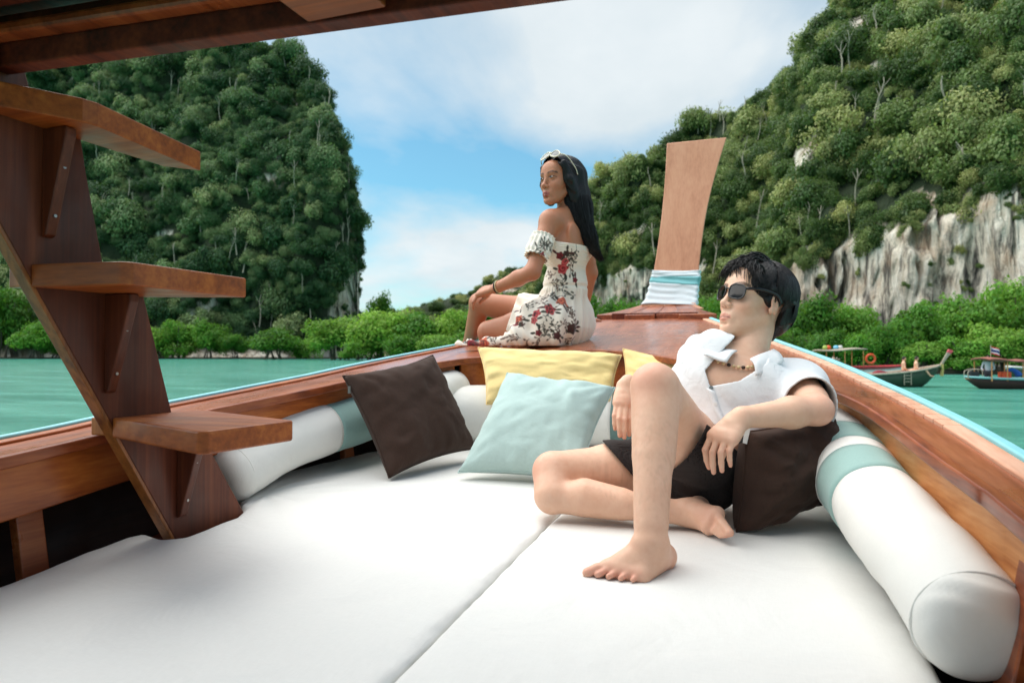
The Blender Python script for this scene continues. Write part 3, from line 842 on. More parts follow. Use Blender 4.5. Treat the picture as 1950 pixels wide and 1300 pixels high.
# hull skin
ny = 70
ys = np.linspace(-2.6, 5.75, ny)
HV = []
secs = 12
for y in ys:
    L0, R0 = gl(y) - 0.004, gr(y) + 0.004
    c = (L0 + R0) / 2
    for k in range(secs + 1):
        a = k / secs
        th = math.pi * a
        w = (R0 - L0) / 2
        x = c - w * np.sign(math.cos(th)) * abs(math.cos(th)) ** 0.55
        dep = zg(y) - 0.03 - (-0.3 + 0.9 * max(0, (y - 3.2) / 2.5) ** 2)
        HV.append((x, y + 0.0, zg(y) - 0.03 - dep * math.sin(th) ** 0.85))
m_ = secs + 1
HF = [(i * m_ + k, i * m_ + k + 1, (i + 1) * m_ + k + 1, (i + 1) * m_ + k) for i in range(ny - 1) for k in range(secs)]
hull = fix_normals(obj('hull', HV, HF, M['wood_hull'], boat, smooth=True))
sm_ = hull.modifiers.new('thickness', 'SOLIDIFY'); sm_.thickness = 0.025; sm_.offset = 0
box('floor', (0.05, 0.3, 0.98), 1.7, 5.6, 0.04, M['wood_hull'], boat)
# ribs on the inside of the hull
for y in (-1.2, -0.6, 0.0, 0.62, 1.24, 1.95, 2.6):
    for s, g in ((-1, gl), (1, gr)):
        if s > 0 and 0.3 < y < 1.0: continue
        x0 = g(y) - s * 0.07; x1 = g(y) - s * 0.16
        zt = zg(y) - 0.05
        prism('rib', [(x0, y - 0.035, zt), (x0 - s * 0.03, y - 0.035, zt), (x1 - s * 0.03, y - 0.035, 1.0), (x1, y - 0.035, 1.0)], (0, 0.07, 0), M['wood_red'], boat, bev=0.004)
# inboard lower stringer seen in the dark behind the stairs
strip('stringer', lambda y: gl(y) + 0.10, lambda y: gl(y) + 0.14, lambda y: zg(y) - 0.40, -2.4, 2.4, 0.07, M['wood_dark'])

# bow planks and prow
bow = [(-.40, 5.02), (-.17, 5.10), (.06, 5.03), (.20, 5.06), (.47, 4.96)]
for i, (xa, xb) in enumerate([(-.385, -.165), (-.162, .062), (.065, .235), (.238, .50)]):
    yy = [5.10, 5.03, 5.06, 4.98][i]
    def ztop(x, y):
        t = (y - 5.0) / 0.75; return zg(y) + 0.028 + 0.045 * max(0, t) ** 2
    px_ = lambda x, t: 0.12 + (x - 0.06) * (1 - 0.60 * t) + 0.0
    rowsP = []
    for t in np.linspace(0, 1, 7):
        y = yy + (5.74 - yy) * t
        a_, b_ = px_(xa, t) - 0.06, px_(xb, t) - 0.06
        rowsP.append(((a_, y, ztop(a_, y)), (b_, y, ztop(b_, y))))
    V = [p for r in rowsP for p in r]; n = len(V)
    V += [(p[0], p[1], p[2] - 0.045) for p in V]
    F = [(2 * k, 2 * k + 1, 2 * k + 3, 2 * k + 2) for k in range(6)] + [(n + 2 * k, n + 2 * k + 2, n + 2 * k + 3, n + 2 * k + 1) for k in range(6)]
    F += [(2 * k, 2 * k + 2, n + 2 * k + 2, n + 2 * k) for k in range(6)] + [(2 * k + 1, n + 2 * k + 1, n + 2 * k + 3, 2 * k + 3) for k in range(6)] + [(0, n, n + 1, 1), (n - 2, n - 1, 2 * n - 1, 2 * n - 2)]
    bevel(fix_normals(obj('bow_plank', V, F, M['wood_red'], boat)), 0.006)
box('bow_filler', (0.05, 5.32, 2.0), 0.62, 0.5, 0.09, M['wood_dark'], boat)
# prow board: stations (left, right, y, z) from the bow planks to the flared head
PR = np.array([(-.17, .37, 5.60, 2.10), (-.135, .312, 5.63, 2.135), (-.098, .305, 5.66, 2.18), (-.075, .306, 5.69, 2.25), (-.042, .322, 5.74, 2.43), (-.012, .345, 5.80, 2.68), (.012, .382, 5.87, 2.95), (.028, .445, 5.95, 3.25), (.036, .533, 6.03, 3.575)])
PS = spline(PR, 40)
prow_th = np.linspace(0.09, 0.055, 40)
V = []
for (l, r, y, z), th in zip(PS, prow_th):
    V += [(l, y, z), (r, y, z), (r - 0.004, y + th, z + 0.01), (l + 0.004, y + th, z + 0.01)]
F = [(i * 4 + k, i * 4 + (k + 1) % 4, (i + 1) * 4 + (k + 1) % 4, (i + 1) * 4 + k) for i in range(39) for k in range(4)] + [(3, 2, 1, 0), (156, 157, 158, 159)]
bevel(fix_normals(obj('prow', V, F, M['wood_prow'], boat, smooth=True, sharp=40)), 0.006)

# cloth bands tied round the prow
def prow_band(name, label, z0, z1, mat, off, seed):
    g = np.random.default_rng(seed)
    nz, na = 14, 64
    V = []
    for i in range(nz + 1):
        z = z0 + (z1 - z0) * i / nz
        l = np.interp(z, PS[:, 3], PS[:, 0]); r = np.interp(z, PS[:, 3], PS[:, 1]); y = np.interp(z, PS[:, 3], PS[:, 2]); th = 0.085
        P = [(l, y), (r, y), (r, y + th), (l, y + th)]
        per = []
        for k in range(4):
            a, b = np.array(P[k]), np.array(P[(k + 1) % 4])
            for j in range(16): per.append(a + (b - a) * j / 16)
        per = np.array(per); c = per.mean(0)
        d = per - c; d /= np.linalg.norm(d, axis=1)[:, None]
        zz = np.full(na, z) + (vnoise(np.stack([per[:, 0] * 6, per[:, 1] * 6, np.full(na, seed + i * 0.02)], 1)) * 0.008 - 0.02 * (per[:, 0] - l) / (r - l)) 
        o = off + 0.010 * (0.5 + 0.5 * np.sin(i / nz * (z1 - z0) * 110 + per[:, 0] * 13 + 2 * vnoise(np.stack([per[:, 0] * 9, per[:, 1] * 9, np.full(na, seed + i * 0.1)], 1)) + seed)) * (0.35 + 0.65 * (fbm(np.stack([per[:, 0] * 5, per[:, 1] * 5, np.full(na, i * 0.35 + seed)], 1), 2) > -0.2))
        q = per + np.sign(d) * o[:, None] * np.array([0.8, 1.0])
        V += [(a, b, e) for (a, b), e in zip(q, zz)]
    F = [(i * na + j, i * na + (j + 1) % na, (i + 1) * na + (j + 1) % na, (i + 1) * na + j) for i in range(nz) for j in range(na)]
    o = obj(name, V, F, mat, smooth=True, loc=(0.13, 5.72, z0))
    m = o.modifiers.new('thickness', 'SOLIDIFY'); m.thickness = 0.004
    return tag(o, label, 'ribbon')
prow_band('ribbon', 'broad white cloth wound round the foot of the prow, lowest band', 2.150, 2.330, M['ribbon_white'], 0.008, 1)
prow_band('ribbon', 'narrow aqua cloth band tied round the prow between two white bands', 2.325, 2.390, M['ribbon_aqua'], 0.012, 5)
prow_band('ribbon', 'upper narrow white cloth band wound round the prow above the aqua one', 2.380, 2.440, M['ribbon_white'], 0.009, 9)

# front of the canopy from below; roof cut short aft to admit light
canopy = thing('canopy', 'dark varnished wooden roof over the boat, seen from below', 'canopy', (0.05, 0.9, 2.36))
def ceny(x): return 1.03 + (x + 0.75) * 0.083
cy0, cy1 = ceny(-1.25), ceny(1.5)
def cbeam(name, dy0, dy1, z0, z1, mat, x0=-1.3, x1=1.5, bev=0.004):
    q = [(x0, ceny(x0) + dy0, z0), (x1, ceny(x1) + dy0, z0), (x1, ceny(x1) + dy1, z0), (x0, ceny(x0) + dy1, z0)]
    return prism(name, q, (0, 0, z1 - z0), mat, canopy, bev=bev)
cbeam('front_beam', -0.03, 0.012, 2.36, 2.47, M['wood_dark'])
cbeam('moulding', -0.075, -0.033, 2.405, 2.43, M['wood_red'], bev=0.008)
cbeam('ceiling_board', -0.32, -0.078, 2.455, 2.475, M['wood_dark'])
for k in range(2):
    cbeam('ceiling_board', -0.323 - 0.22 * (k + 1), -0.326 - 0.22 * k, 2.458, 2.478, M['wood_dark'], bev=0.003)
for xr in (-0.93, -0.036, 0.86):
    prism('rafter', [(xr, 0.28, 2.362), (xr + 0.165, 0.28, 2.362), (xr + 0.165, ceny(xr) - 0.031, 2.362), (xr, ceny(xr) - 0.031, 2.362)], (0, 0, 0.09), M['wood_step'], canopy, bev=0.004)
prism('roof', [(-1.32, 0.25, 2.485), (1.52, 0.25, 2.485), (1.52, cy1 + 0.05, 2.485), (-1.32, cy0 + 0.05, 2.485)], (0, 0, 0.03), M['wood_dark'], canopy)
for s, x in ((-1, -1.12), (1, 1.28)):
    for y in (0.33,):
        box('post', (x, y, 1.93), 0.06, 0.06, 1.05, M['wood_red'], canopy, bev=0.006)

# stairs: a leaning plank with three cantilevered treads and gussets -------
stairs = thing('wooden_stairs', 'varnished wooden stairs with three cantilevered treads leading up to the canopy', 'stairs', (-0.8, 1.6, 1.2))
XP = -0.80
def ya(z): return 1.499 - 0.602 * (z - 1.237)
def yf(z): return 1.769 - 0.621 * (z - 1.26)
z0, z1 = 1.10, 2.455
# its forward edge is cut back in steps under each tread
fwd_edge = [(1.874, z0), (1.769, 1.26), (1.634, 1.462), (1.610, 1.56), (1.497, 1.562), (1.395, 1.897), (1.385, 1.925), (1.282, 1.927), (1.223, 2.190), (1.205, 2.29), (1.098, 2.292), (1.052, z1)]
prism('stringer_plank', [(XP, ya(z0), z0)] + [(XP, y_, z_) for y_, z_ in fwd_edge] + [(XP, ya(z1), z1)], (-0.032, 0, 0), M['wood_dark_v'], stairs, bev=0.004)
# lighter strip along the aft edge of the plank
prism('edge_strip', [(XP + 0.002, ya(z0) - 0.011, z0), (XP + 0.002, ya(z0) - 0.0005, z0), (XP + 0.002, ya(z1) - 0.0005, z1), (XP + 0.002, ya(z1) - 0.011, z1)], (-0.036, 0, 0), M['wood_edge'], stairs, bev=0.002)
for zt, A_, B_, C_, D_, th in [(1.585, (-.80, 1.300), (-.352, 1.134), (-.325, 1.404), (-.80, 1.588), 0.050),
                               (1.951, (-.80, 1.088), (-.552, 1.122), (-.543, 1.493), (-.80, 1.40), 0.052),
                               (2.320, (-.80, 0.890), (-.663, 1.125), (-.735, 1.527), (-.80, 1.45), 0.054)]:
    A2, B2, C2, D2 = map(np.array, (A_, B_, C_, D_))
    # chamfer the outer aft corner
    b1 = B2 + nrm(A2 - B2) * 0.018; b2 = B2 + nrm(C2 - B2) * 0.018
    c1 = C2 + nrm(B2 - C2) * 0.008; c2 = C2 + nrm(D2 - C2) * 0.008
    st = np.array([-0.13, -0.02])
    poly = [A2, b1, b2, c1, c2, D2, D2 + np.array([-0.05, 0]), D2 + np.array([-0.05, -0.1]), A2 + np.array([-0.10, 0.0])]
    poly = [A2, b1, b2, c1, c2, D2]
    prism('tread', [(p[0] + 0.001, p[1], zt) for p in poly], (0, 0, -th), M['wood_step'], stairs, bev=0.005)
    # tenon end showing on the outboard side
    prism('tenon', [(XP - 0.033, A2[1] + 0.01, zt - 0.002), (XP - 0.033, A2[1] + 0.13, zt - 0.002), (XP - 0.085, A2[1] + 0.13, zt - 0.002), (XP - 0.085, A2[1] + 0.01, zt - 0.002)], (0, 0, -th + 0.004), M['wood_edge'], stairs, bev=0.004)
    # triangular gusset under the tread, standing square to the plank
    zb_ = zt - th - 0.001
    yg = {1.585: 1.508, 1.951: 1.276, 2.320: 1.112}[zt]
    Lg = min(0.085, 0.8 * (B2[0] - XP) if zt < 2 else 0.075)
    prism('gusset', [(XP + 0.001, yg, zb_), (XP + Lg, yg, zb_), (XP + Lg, yg, zb_ - 0.02), (XP + 0.014, yg, zb_ - 0.245), (XP + 0.001, yg, zb_ - 0.25)], (0, 0.026, 0), M['wood_dark_v'], stairs, bev=0.003)
    for zz_ in (0.09, 0.20):
        xs_ = XP + 0.014 + (Lg - 0.014) * (1 - zz_ / 0.24)
        V, F = tube([(xs_ - 0.002, yg + 0.013, zb_ - zz_), (xs_ + 0.004, yg + 0.013, zb_ - zz_)], 0.004, 8)
        obj('screw', V, F, M['metal'], stairs)

# mattress: two cushions split along the boat --------------------------------
def zbed(y): return 1.25 + 0.05 * (y - 1.7)
def poly_sd(P, q):
    'signed distance to a closed polygon in 2D'
    P = np.asarray(P, float); d = np.full(q.shape[:-1], 1e9); s = np.ones(q.shape[:-1])
    n = len(P)
    for i in range(n):
        a, b = P[i], P[i - 1]
        e = b - a; w = q - a
        t = np.clip((w @ e) / (e @ e), 0, 1)
        v = w - t[..., None] * e
        d = np.minimum(d, (v ** 2).sum(-1))
        c1 = q[..., 1] >= a[1]; c2 = q[..., 1] < b[1]; c3 = e[0] * w[..., 1] > e[1] * w[..., 0]
        m = (c1 & c2 & c3) | (~c1 & ~c2 & ~c3)
        s = np.where(m, -s, s)
    return s * np.sqrt(d)
def cushion(name, poly, label, seed, notch=()):
    h = 0.0125
    P = np.asarray(poly, float)
    lo = np.append(P.min(0) - 0.05, 1.0); hi = np.append(P.max(0) + 0.05, 1.42)
    f = Field(lo, hi, h)
    x = f.lo[0] + h * np.arange(f.n[0]); y = f.lo[1] + h * np.arange(f.n[1]); z = f.lo[2] + h * np.arange(f.n[2])
    q = np.stack(np.meshgrid(x, y, indexing='ij'), -1)
    d2 = poly_sd(P, q)
    r = 0.030 - 0.019 * np.exp(-(((q[..., 0] - 0.1735) / 0.05) ** 2))
    r3 = r[..., None]
    top = zbed(q[..., 1]) + 0.006 * np.clip(-d2 / 0.12, 0, 1) ** 0.6 - 0.002
    top = top + 0.0022 * fbm(np.stack([q[..., 0] * 2.2, q[..., 1] * 2.2, np.full(d2.shape, seed)], -1), 3) * np.clip(-d2 / 0.1, 0, 1)
    nd = np.hypot(q[..., 0] + 0.86, q[..., 1] - 1.95); na_ = np.arctan2(q[..., 1] - 1.95, q[..., 0] + 0.86)
    top = top + 0.0045 * np.sin(na_ * 13 + 2.5 * vnoise(np.stack([q[..., 0] * 5, q[..., 1] * 5, np.full(d2.shape, seed)], -1))) * np.exp(-(nd / 0.28) ** 2) * np.clip(nd / 0.08, 0, 1)
    top = top + 0.0022 * np.sin(q[..., 1] * 95 + 3 * vnoise(np.stack([q[..., 0] * 6, q[..., 1] * 6, np.full(d2.shape, seed + 8)], -1))) * np.exp(-((q[..., 0] - 0.1735) / 0.05) ** 2) * np.clip(0.3 + vnoise(np.stack([q[..., 0] * 2, q[..., 1] * 5, np.full(d2.shape, seed + 2)], -1)), 0, 1)
    # small gathers at the piped edge
    ed = np.exp(-((d2 + 0.03) / 0.03) ** 2)
    top = top + 0.0025 * ed * vnoise(np.stack([q[..., 0] * 16, q[..., 1] * 16, np.full(d2.shape, seed + 3)], -1))
    for (dx_, dy_, dr, dd) in notch:
        top = top - dd * np.exp(-(((q[..., 0] - dx_) ** 2 + (q[..., 1] - dy_) ** 2) / dr ** 2))
    zc_ = (top - 0.16)[..., None]
    dz = np.where(z[None, None] > zc_ + 0.08, z[None, None] - top[..., None], (top - 0.16)[..., None] - z[None, None])
    a = d2[..., None] + r3; b = dz + r3
    dist = np.sqrt(np.maximum(a, 0) ** 2 + np.maximum(b, 0) ** 2) + np.minimum(np.maximum(a, b), 0) - r3
    V, F = f.mesh(dist.astype(np.float32))
    o = obj(name, V, F, M['mattress'], smooth=True, loc=(P[:, 0].mean(), P[:, 1].mean(), 1.08))
    return tag(o, label, 'cushion')
dents = [(0.44, 1.60, 0.10, 0.010), (0.47, 2.15, 0.25, 0.014)]
cushion('mattress', [(.1715, .1), (.1715, 3.16), (-.62, 3.16), (-.92, 2.75), (-1.03, 2.3), (-1.03, 1.985), (-.94, 1.96), (-.905, 1.87), (-.815, 1.79), (-.772, 1.70), (-.765, 1.50), (-.80, 1.475), (-.90, 1.51), (-.935, 1.46), (-.905, 1.1), (-.90, .1)],
        'white mattress on the port side of the seam, cut round the foot of the stairs', 2.0)
cushion('mattress', [(.1755, .1), (1.03, .1), (1.03, 1.2), (1.02, 2.2), (.90, 2.65), (.47, 3.02), (.1755, 3.16)],
        'white mattress on the starboard side of the seam that the man sits on', 6.0, dents)

# bolsters -----------------------------------------------------------------
def bolster(name, label, path, rad, bands, mats, seed):
    'a stuffed canvas roll with pieces (white, bands) and gathered ends'
    P = spline(path, 90); Rd = spline(np.asarray(rad, float)[:, None], 90)[:, 0]
    s = arclen(P); s /= s[-1]
    root = thing(name, label, 'bolster', P.mean(0) - [0, 0, Rd.mean()])
    cuts = [0.0] + [c for b in bands for c in b[:2]] + [1.0]
    kinds = [None]
    for b in bands: kinds += [b[2], None]
    for a, b, k in zip(cuts[:-1], cuts[1:], kinds):
        if b - a < 1e-4: continue
        n = max(6, int((b - a) * 70))
        u = np.linspace(a, b, n)
        Q = np.stack([np.interp(u, s, P[:, i]) for i in range(3)], 1); rr = np.interp(u, s, Rd)
        rr = rr * (1 - 0.012 * (np.abs(u - a) < 1e-9) * (a > 0) - 0.012 * (np.abs(u - b) < 1e-9) * (b < 1))
        T0 = nrm(np.interp(min(u[0] + 0.02, 1), s, P[:, 0]) - Q[0, 0]) if False else None
        cap0, cap1 = a == 0.0, b == 1.0
        pts, rs = list(Q), list(rr)
        if cap0:
            t = nrm(Q[0] - Q[1]); pre = []
            for a_ in np.linspace(0.10, 1.56, 13): pre.append((Q[0] + t * rr[0] * 0.58 * math.sin(a_) ** 1.15, rr[0] * max(0.02, math.cos(a_) ** 0.52)))
            pts = [p for p, _ in pre[::-1]] + pts; rs = [r for _, r in pre[::-1]] + rs
        if cap1:
            t = nrm(Q[-1] - Q[-2])
            for w_, q_ in ((0.05, 0.99), (0.2, 0.95), (0.38, 0.85), (0.52, 0.66), (0.6, 0.42), (0.635, 0.18), (0.64, 0.02)): pts.append(Q[-1] + t * rr[-1] * w_); rs.append(rr[-1] * q_)
        V, F = tube(np.array(pts), np.array(rs), 56)
        V = np.asarray(V)
        # canvas is never quite round
        nn = fbm(V * np.array([9, 9, 9]) + seed, 3) * 0.0035
        cp = np.clip(-((V - Q[0]) @ nrm(Q[1] - Q[0])) / 0.02, 0, 1) * cap0
        nn = nn + cp * 0.006 * np.sin(((V - Q[0]) @ UP) * 120 + 3 * vnoise(V * 14) + ((V - Q[0]) @ RT) * 25) * np.clip(vnoise(V * 9 + 4) + 0.2, 0, 1)
        ctr = np.repeat(np.array(pts), 56, 0)
        V = V + (V - ctr) / (np.linalg.norm(V - ctr, axis=1)[:, None] + 1e-9) * nn[:, None] * np.minimum(1, np.linalg.norm(V - ctr, axis=1) / 0.06)[:, None]
        obj('band' if k else 'cover', V, F, mats[k] if k else M['canvas'], root, smooth=True)
    # piping seam round the open end
    t = nrm(P[0] - P[1]); A = nrm(np.cross(t, [0, 0, 1])); B = np.cross(t, A)
    an = np.linspace(0, 2 * math.pi, 49)
    V, F = tube(P[0] + Rd[0] * 0.988 * (np.cos(an)[:, None] * A + np.sin(an)[:, None] * B), 0.003, 8, caps=False)
    obj('piping', V, F, M['canvas'], root, smooth=True)
    return root
SG = {'s': M['sage'], 'd': M['sage_dark']}
bolster('bolster', 'white port bolster with one sage band lying between the stairs and the brown pillow',
        [at(443, 899, 2.30), at(540, 845, 2.52), at(672, 801, 2.82), at(770, 768, 3.05), at(862, 742, 3.28)], [.1, .1, .1, .1, .098], [(0.385, 0.62, 's')], SG, 1)
bolster('bolster', 'white transverse bolster with a dark sage band, behind the sage and yellow pillows',
        [at(850, 784, 3.25), at(1000, 790, 3.22), at(1170, 797, 3.14), at(1290, 806, 3.02), at(1420, 818, 2.86)], [.132, .135, .135, .132, .13], [(0.575, 0.70, 'd')], SG, 2)
bolster('bolster', 'white starboard bolster with two sage bands along the rail beside the man',
        [at(1852, 1188, 1.085), at(1780, 1088, 1.25), at(1690, 986, 1.52), at(1618, 890, 1.92), at(1580, 815, 2.36), at(1555, 772, 2.75)], [.090, .093, .100, .112, .117, .115], [(0.30, 0.405, 's'), (0.455, 0.56, 's')], SG, 3)

# pillows ------------------------------------------------------------------
def pillow(label, TL, TR, BR, BL, T, mat, seed, facing=None, crease=1.0, pinch=0.09, nseg=44):
    TL, TR, BR, BL = map(lambda a: np.asarray(a, float), (TL, TR, BR, BL))
    n0 = nrm(np.cross(TR - BL, TL - BR))
    if n0 @ (CAM - (TL + BR) / 2) < 0: n0 = -n0
    u = np.linspace(-1, 1, nseg); U, Vv = np.meshgrid(u, u, indexing='ij')
    # sides bow inwards between the corners
    uu = U * (1 - pinch * (1 - Vv ** 2)); vv = Vv * (1 - pinch * (1 - U ** 2))
    w = lambda a, b: ((1 + a * uu) * (1 + b * vv) / 4)[..., None]
    base = TL * w(-1, 1) + TR * w(1, 1) + BR * w(1, -1) + BL * w(-1, -1)
    prof = np.clip((1 - U ** 2) * (1 - Vv ** 2), 0, 1) ** 0.36
    q = np.stack([U * 1.7, Vv * 1.7, np.full(U.shape, seed * 3.1)], -1)
    fold = fbm(q + 0.4 * fbm(q * 1.5, 2)[..., None], 4)
    # creases radiate from the corners
    cr = np.zeros(U.shape)
    for cu in (-1, 1):
        for cv in (-1, 1):
            rr_ = np.hypot(U - cu, Vv - cv); th = np.arctan2(np.abs(Vv - cv), np.abs(U - cu))
            cr += np.exp(-(rr_ / 0.55) ** 2) * np.sin(th * 11 + seed + 2 * fold) * rr_
    # wavy seam pulls
    V = []; 
    side = np.exp(-((1 - np.maximum(np.abs(U), np.abs(Vv))) / 0.25) ** 2)
    pull = np.sin((np.where(np.abs(U) > np.abs(Vv), Vv, U)) * 14 + seed + 3 * fold) * side
    amp = (0.010 * fold + 0.011 * cr + 0.0035 * pull) * crease
    F_ = base + n0 * (T * prof + amp * np.minimum(1, prof * 2.2))[..., None]
    B_ = base - n0 * (T * 0.8 * prof)[..., None]
    n = nseg
    V = np.vstack([F_.reshape(-1, 3), B_.reshape(-1, 3)])
    I = np.arange(n * n).reshape(n, n)
    Fc = []
    for i in range(n - 1):
        for j in range(n - 1):
            Fc.append((I[i, j], I[i + 1, j], I[i + 1, j + 1], I[i, j + 1]))
            Fc.append((n * n + I[i, j], n * n + I[i, j + 1], n * n + I[i + 1, j + 1], n * n + I[i + 1, j]))
    o = obj('throw_pillow', V, Fc, mat, loc=(BL + BR) / 2, smooth=True)
    bm = bmesh.new(); bm.from_mesh(o.data)
    bmesh.ops.remove_doubles(bm, verts=bm.verts, dist=0.0012)
    bmesh.ops.recalc_face_normals(bm, faces=bm.faces)
    bm.to_mesh(o.data); bm.free()
    o.data.polygons.foreach_set('use_smooth', np.ones(len(o.data.polygons), dtype=bool))
    # piped seam round the edge
    ring_ = np.vstack([base[:, 0], base[-1, 1:], base[::-1, -1][1:], base[0, ::-1][1:]])
    Vp, Fp = tube(ring_ + n0 * 0.001, 0.0028, 6, caps=False)
    p = obj('seam', Vp, Fp, mat, o, smooth=True)
    tag(o, label, 'pillow')
    return o, n0, base
bp, bn, _ = pillow('dark brown square pillow leaning on the port bolster', at(652, 716, 2.62), at(824, 676, 2.90), at(906, 854, 2.86), at(740, 910, 2.50), 0.105, M['brown'], 1.3)
zp = at(665, 742, 2.60)
V, F = boxv(zp, 0.010, 0.003, 0.028, X=RT, Y=FW, Z=UP)
obj('zip_pull', V, F, M['metal'], bp)
pillow('pale sage green square pillow in the middle of the mattress', at(966, 710, 2.74), at(1172, 738, 2.60), at(1106, 916, 2.34), at(872, 900, 2.50), 0.10, M['sage_pillow'], 4.1)
pillow('long pale yellow pillow propped against the bulkhead behind the sage pillow', at(910, 662, 3.22), at(1184, 676, 3.18), at(1166, 770, 3.06), at(926, 770, 3.06), 0.085, M['yellow'], 7.7, pinch=0.05)
pillow('second pale yellow pillow mostly hidden behind the man\'s knee', at(1186, 664, 3.14), at(1420, 712, 2.96), at(1410, 800, 2.86), at(1188, 770, 3.02), 0.05, M['yellow'], 9.2, pinch=0.05)
pillow('dark brown square pillow propped under the man\'s left elbow', at(1420, 822, 1.88), at(1584, 788, 1.99), at(1562, 950, 1.98), at(1402, 1014, 1.86), 0.125, M['brown'], 5.5, crease=1.9, pinch=0.05)

# ================================================================== people
def skin_mat(name):
    t = NT(name)
    a = t.n('ShaderNodeAttribute', attribute_name='Col').outputs['Color']
    v = t.coord((1, 1, 1))
    f = t.noise(v, 55, 4, 0.6)
    c = t.mix(t.ramp(f, [(0.35, (0, 0, 0)), (0.75, (0.20, 0.20, 0.20))]), a, (0.55, 0.20, 0.13, 1))
    c = t.mix(t.ramp(t.noise(v, 11, 3, 0.6), [(0.40, (0, 0, 0)), (0.72, (0.30, 0.30, 0.30))]), c, t.mix(1.0, c, (0.80, 0.62, 0.52, 1), 'MULTIPLY'))
    pore = t.noise(v, 420, 3, 0.6)
    return t.bsdf(Base_Color=c, Roughness=t.ramp(f, [(0.3, (0.42,) * 3), (0.7, (0.56,) * 3)]), Subsurface_Weight=0.12, Subsurface_Radius=(0.012, 0.005, 0.003), Subsurface_Scale=1.0, Specular_IOR_Level=0.4, Normal=t.bump(pore, 0.12, 0.001))
M['skin'] = skin_mat('skin')
def hair_mat(name, c):
    t = NT(name)
    v = t.coord((120, 120, 9)); s_ = t.noise(v, 1.0, 3, 0.6, 0.6)
    a = np.array(lin(c))[:3]
    return t.bsdf(Base_Color=t.ramp(s_, [(0.3, tuple(a * 0.5)), (0.75, tuple(a * 2.2))]), Roughness=t.ramp(s_, [(0.3, (0.55,) * 3), (0.7, (0.32,) * 3)]), Specular_IOR_Level=0.35, Normal=t.bump(s_, 0.8, 0.004))
M['hair_m'] = hair_mat('black_hair', (22, 18, 18))
M['hair_w'] = hair_mat('long_black_hair', (10, 9, 10))
def vcol_cloth(name, rough=0.85, weave=500):
    t = NT(name)
    a = t.n('ShaderNodeAttribute', attribute_name='Col').outputs['Color']
    w = t.math('ADD', t.noise(t.coord((weave, weave * .1, weave)), 1, 2), t.noise(t.coord((weave * .1, weave, weave * .1)), 1, 2))
    n = t.bump(w, 0.15, 0.001)
    n = t.bump(t.noise(t.coord((1, 1, 1)), 26, 5, 0.6, 0.5), 0.5, 0.004, n)
    return t.bsdf(Base_Color=a, Roughness=rough, Sheen_Weight=0.15, Normal=n)
M['vcloth'] = vcol_cloth('printed_cotton')
M['linen_shirt'] = cloth('white_shirt_linen', (224, 225, 227), 700, 0.03, 0.9, 0.006, 0.15, 24)
M['shorts'] = cloth('dark_shorts_linen', (34, 26, 25), 700, 0.18, 0.95, 0.006, 0.02, 20)
M['lens'] = plain('dark_lens', (10, 10, 11), 0.12, 0.0, 10, Specular_IOR_Level=0.3)
M['frame_black'] = plain('black_frame', (14, 13, 13), 0.25, 0.0, 10)
M['frame_cream'] = plain('cream_frame', (226, 214, 190), 0.35, 0.05, 10)
M['lens_grey'] = plain('grey_lens', (52, 60, 64), 0.08, 0.0, 10, Specular_IOR_Level=0.7)
M['gold_bead'] = plain('pale_bead', (206, 180, 138), 0.4, 0.25, 60)
M['dark_bead'] = plain('dark_bead', (52, 34, 24), 0.5, 0.2, 60)
M['white'] = plain('white_paint', (232, 232, 230), 0.5, 0.04, 20)
M['eye_white'] = plain('eye_white', (176, 164, 156), 0.2, 0.02, 10)
M['iris'] = plain('iris', (34, 20, 14), 0.1, 0.0, 10)

class Head:
    'head frame: x towards the face, y to the person\'s left, z up; origin between the ears'
    def __init__(s, c, fwd, up, k):
        s.c = np.asarray(c, float); s.x = nrm(fwd); s.y = nrm(np.cross(up, s.x)); s.z = np.cross(s.x, s.y); s.k = k
        s.A = np.stack([s.x, s.y, s.z])
    def w(s, x, y, z): return s.c + s.k * (s.x * x + s.y * y + s.z * z)
    def loc(s, P): return ((np.asarray(P) - s.c) @ s.A.T) / s.k
    def axes(s, tilt=0.0):
        c, n = math.cos(tilt), math.sin(tilt)
        return np.stack([s.x * c + s.z * n, s.y, s.z * c - s.x * n])

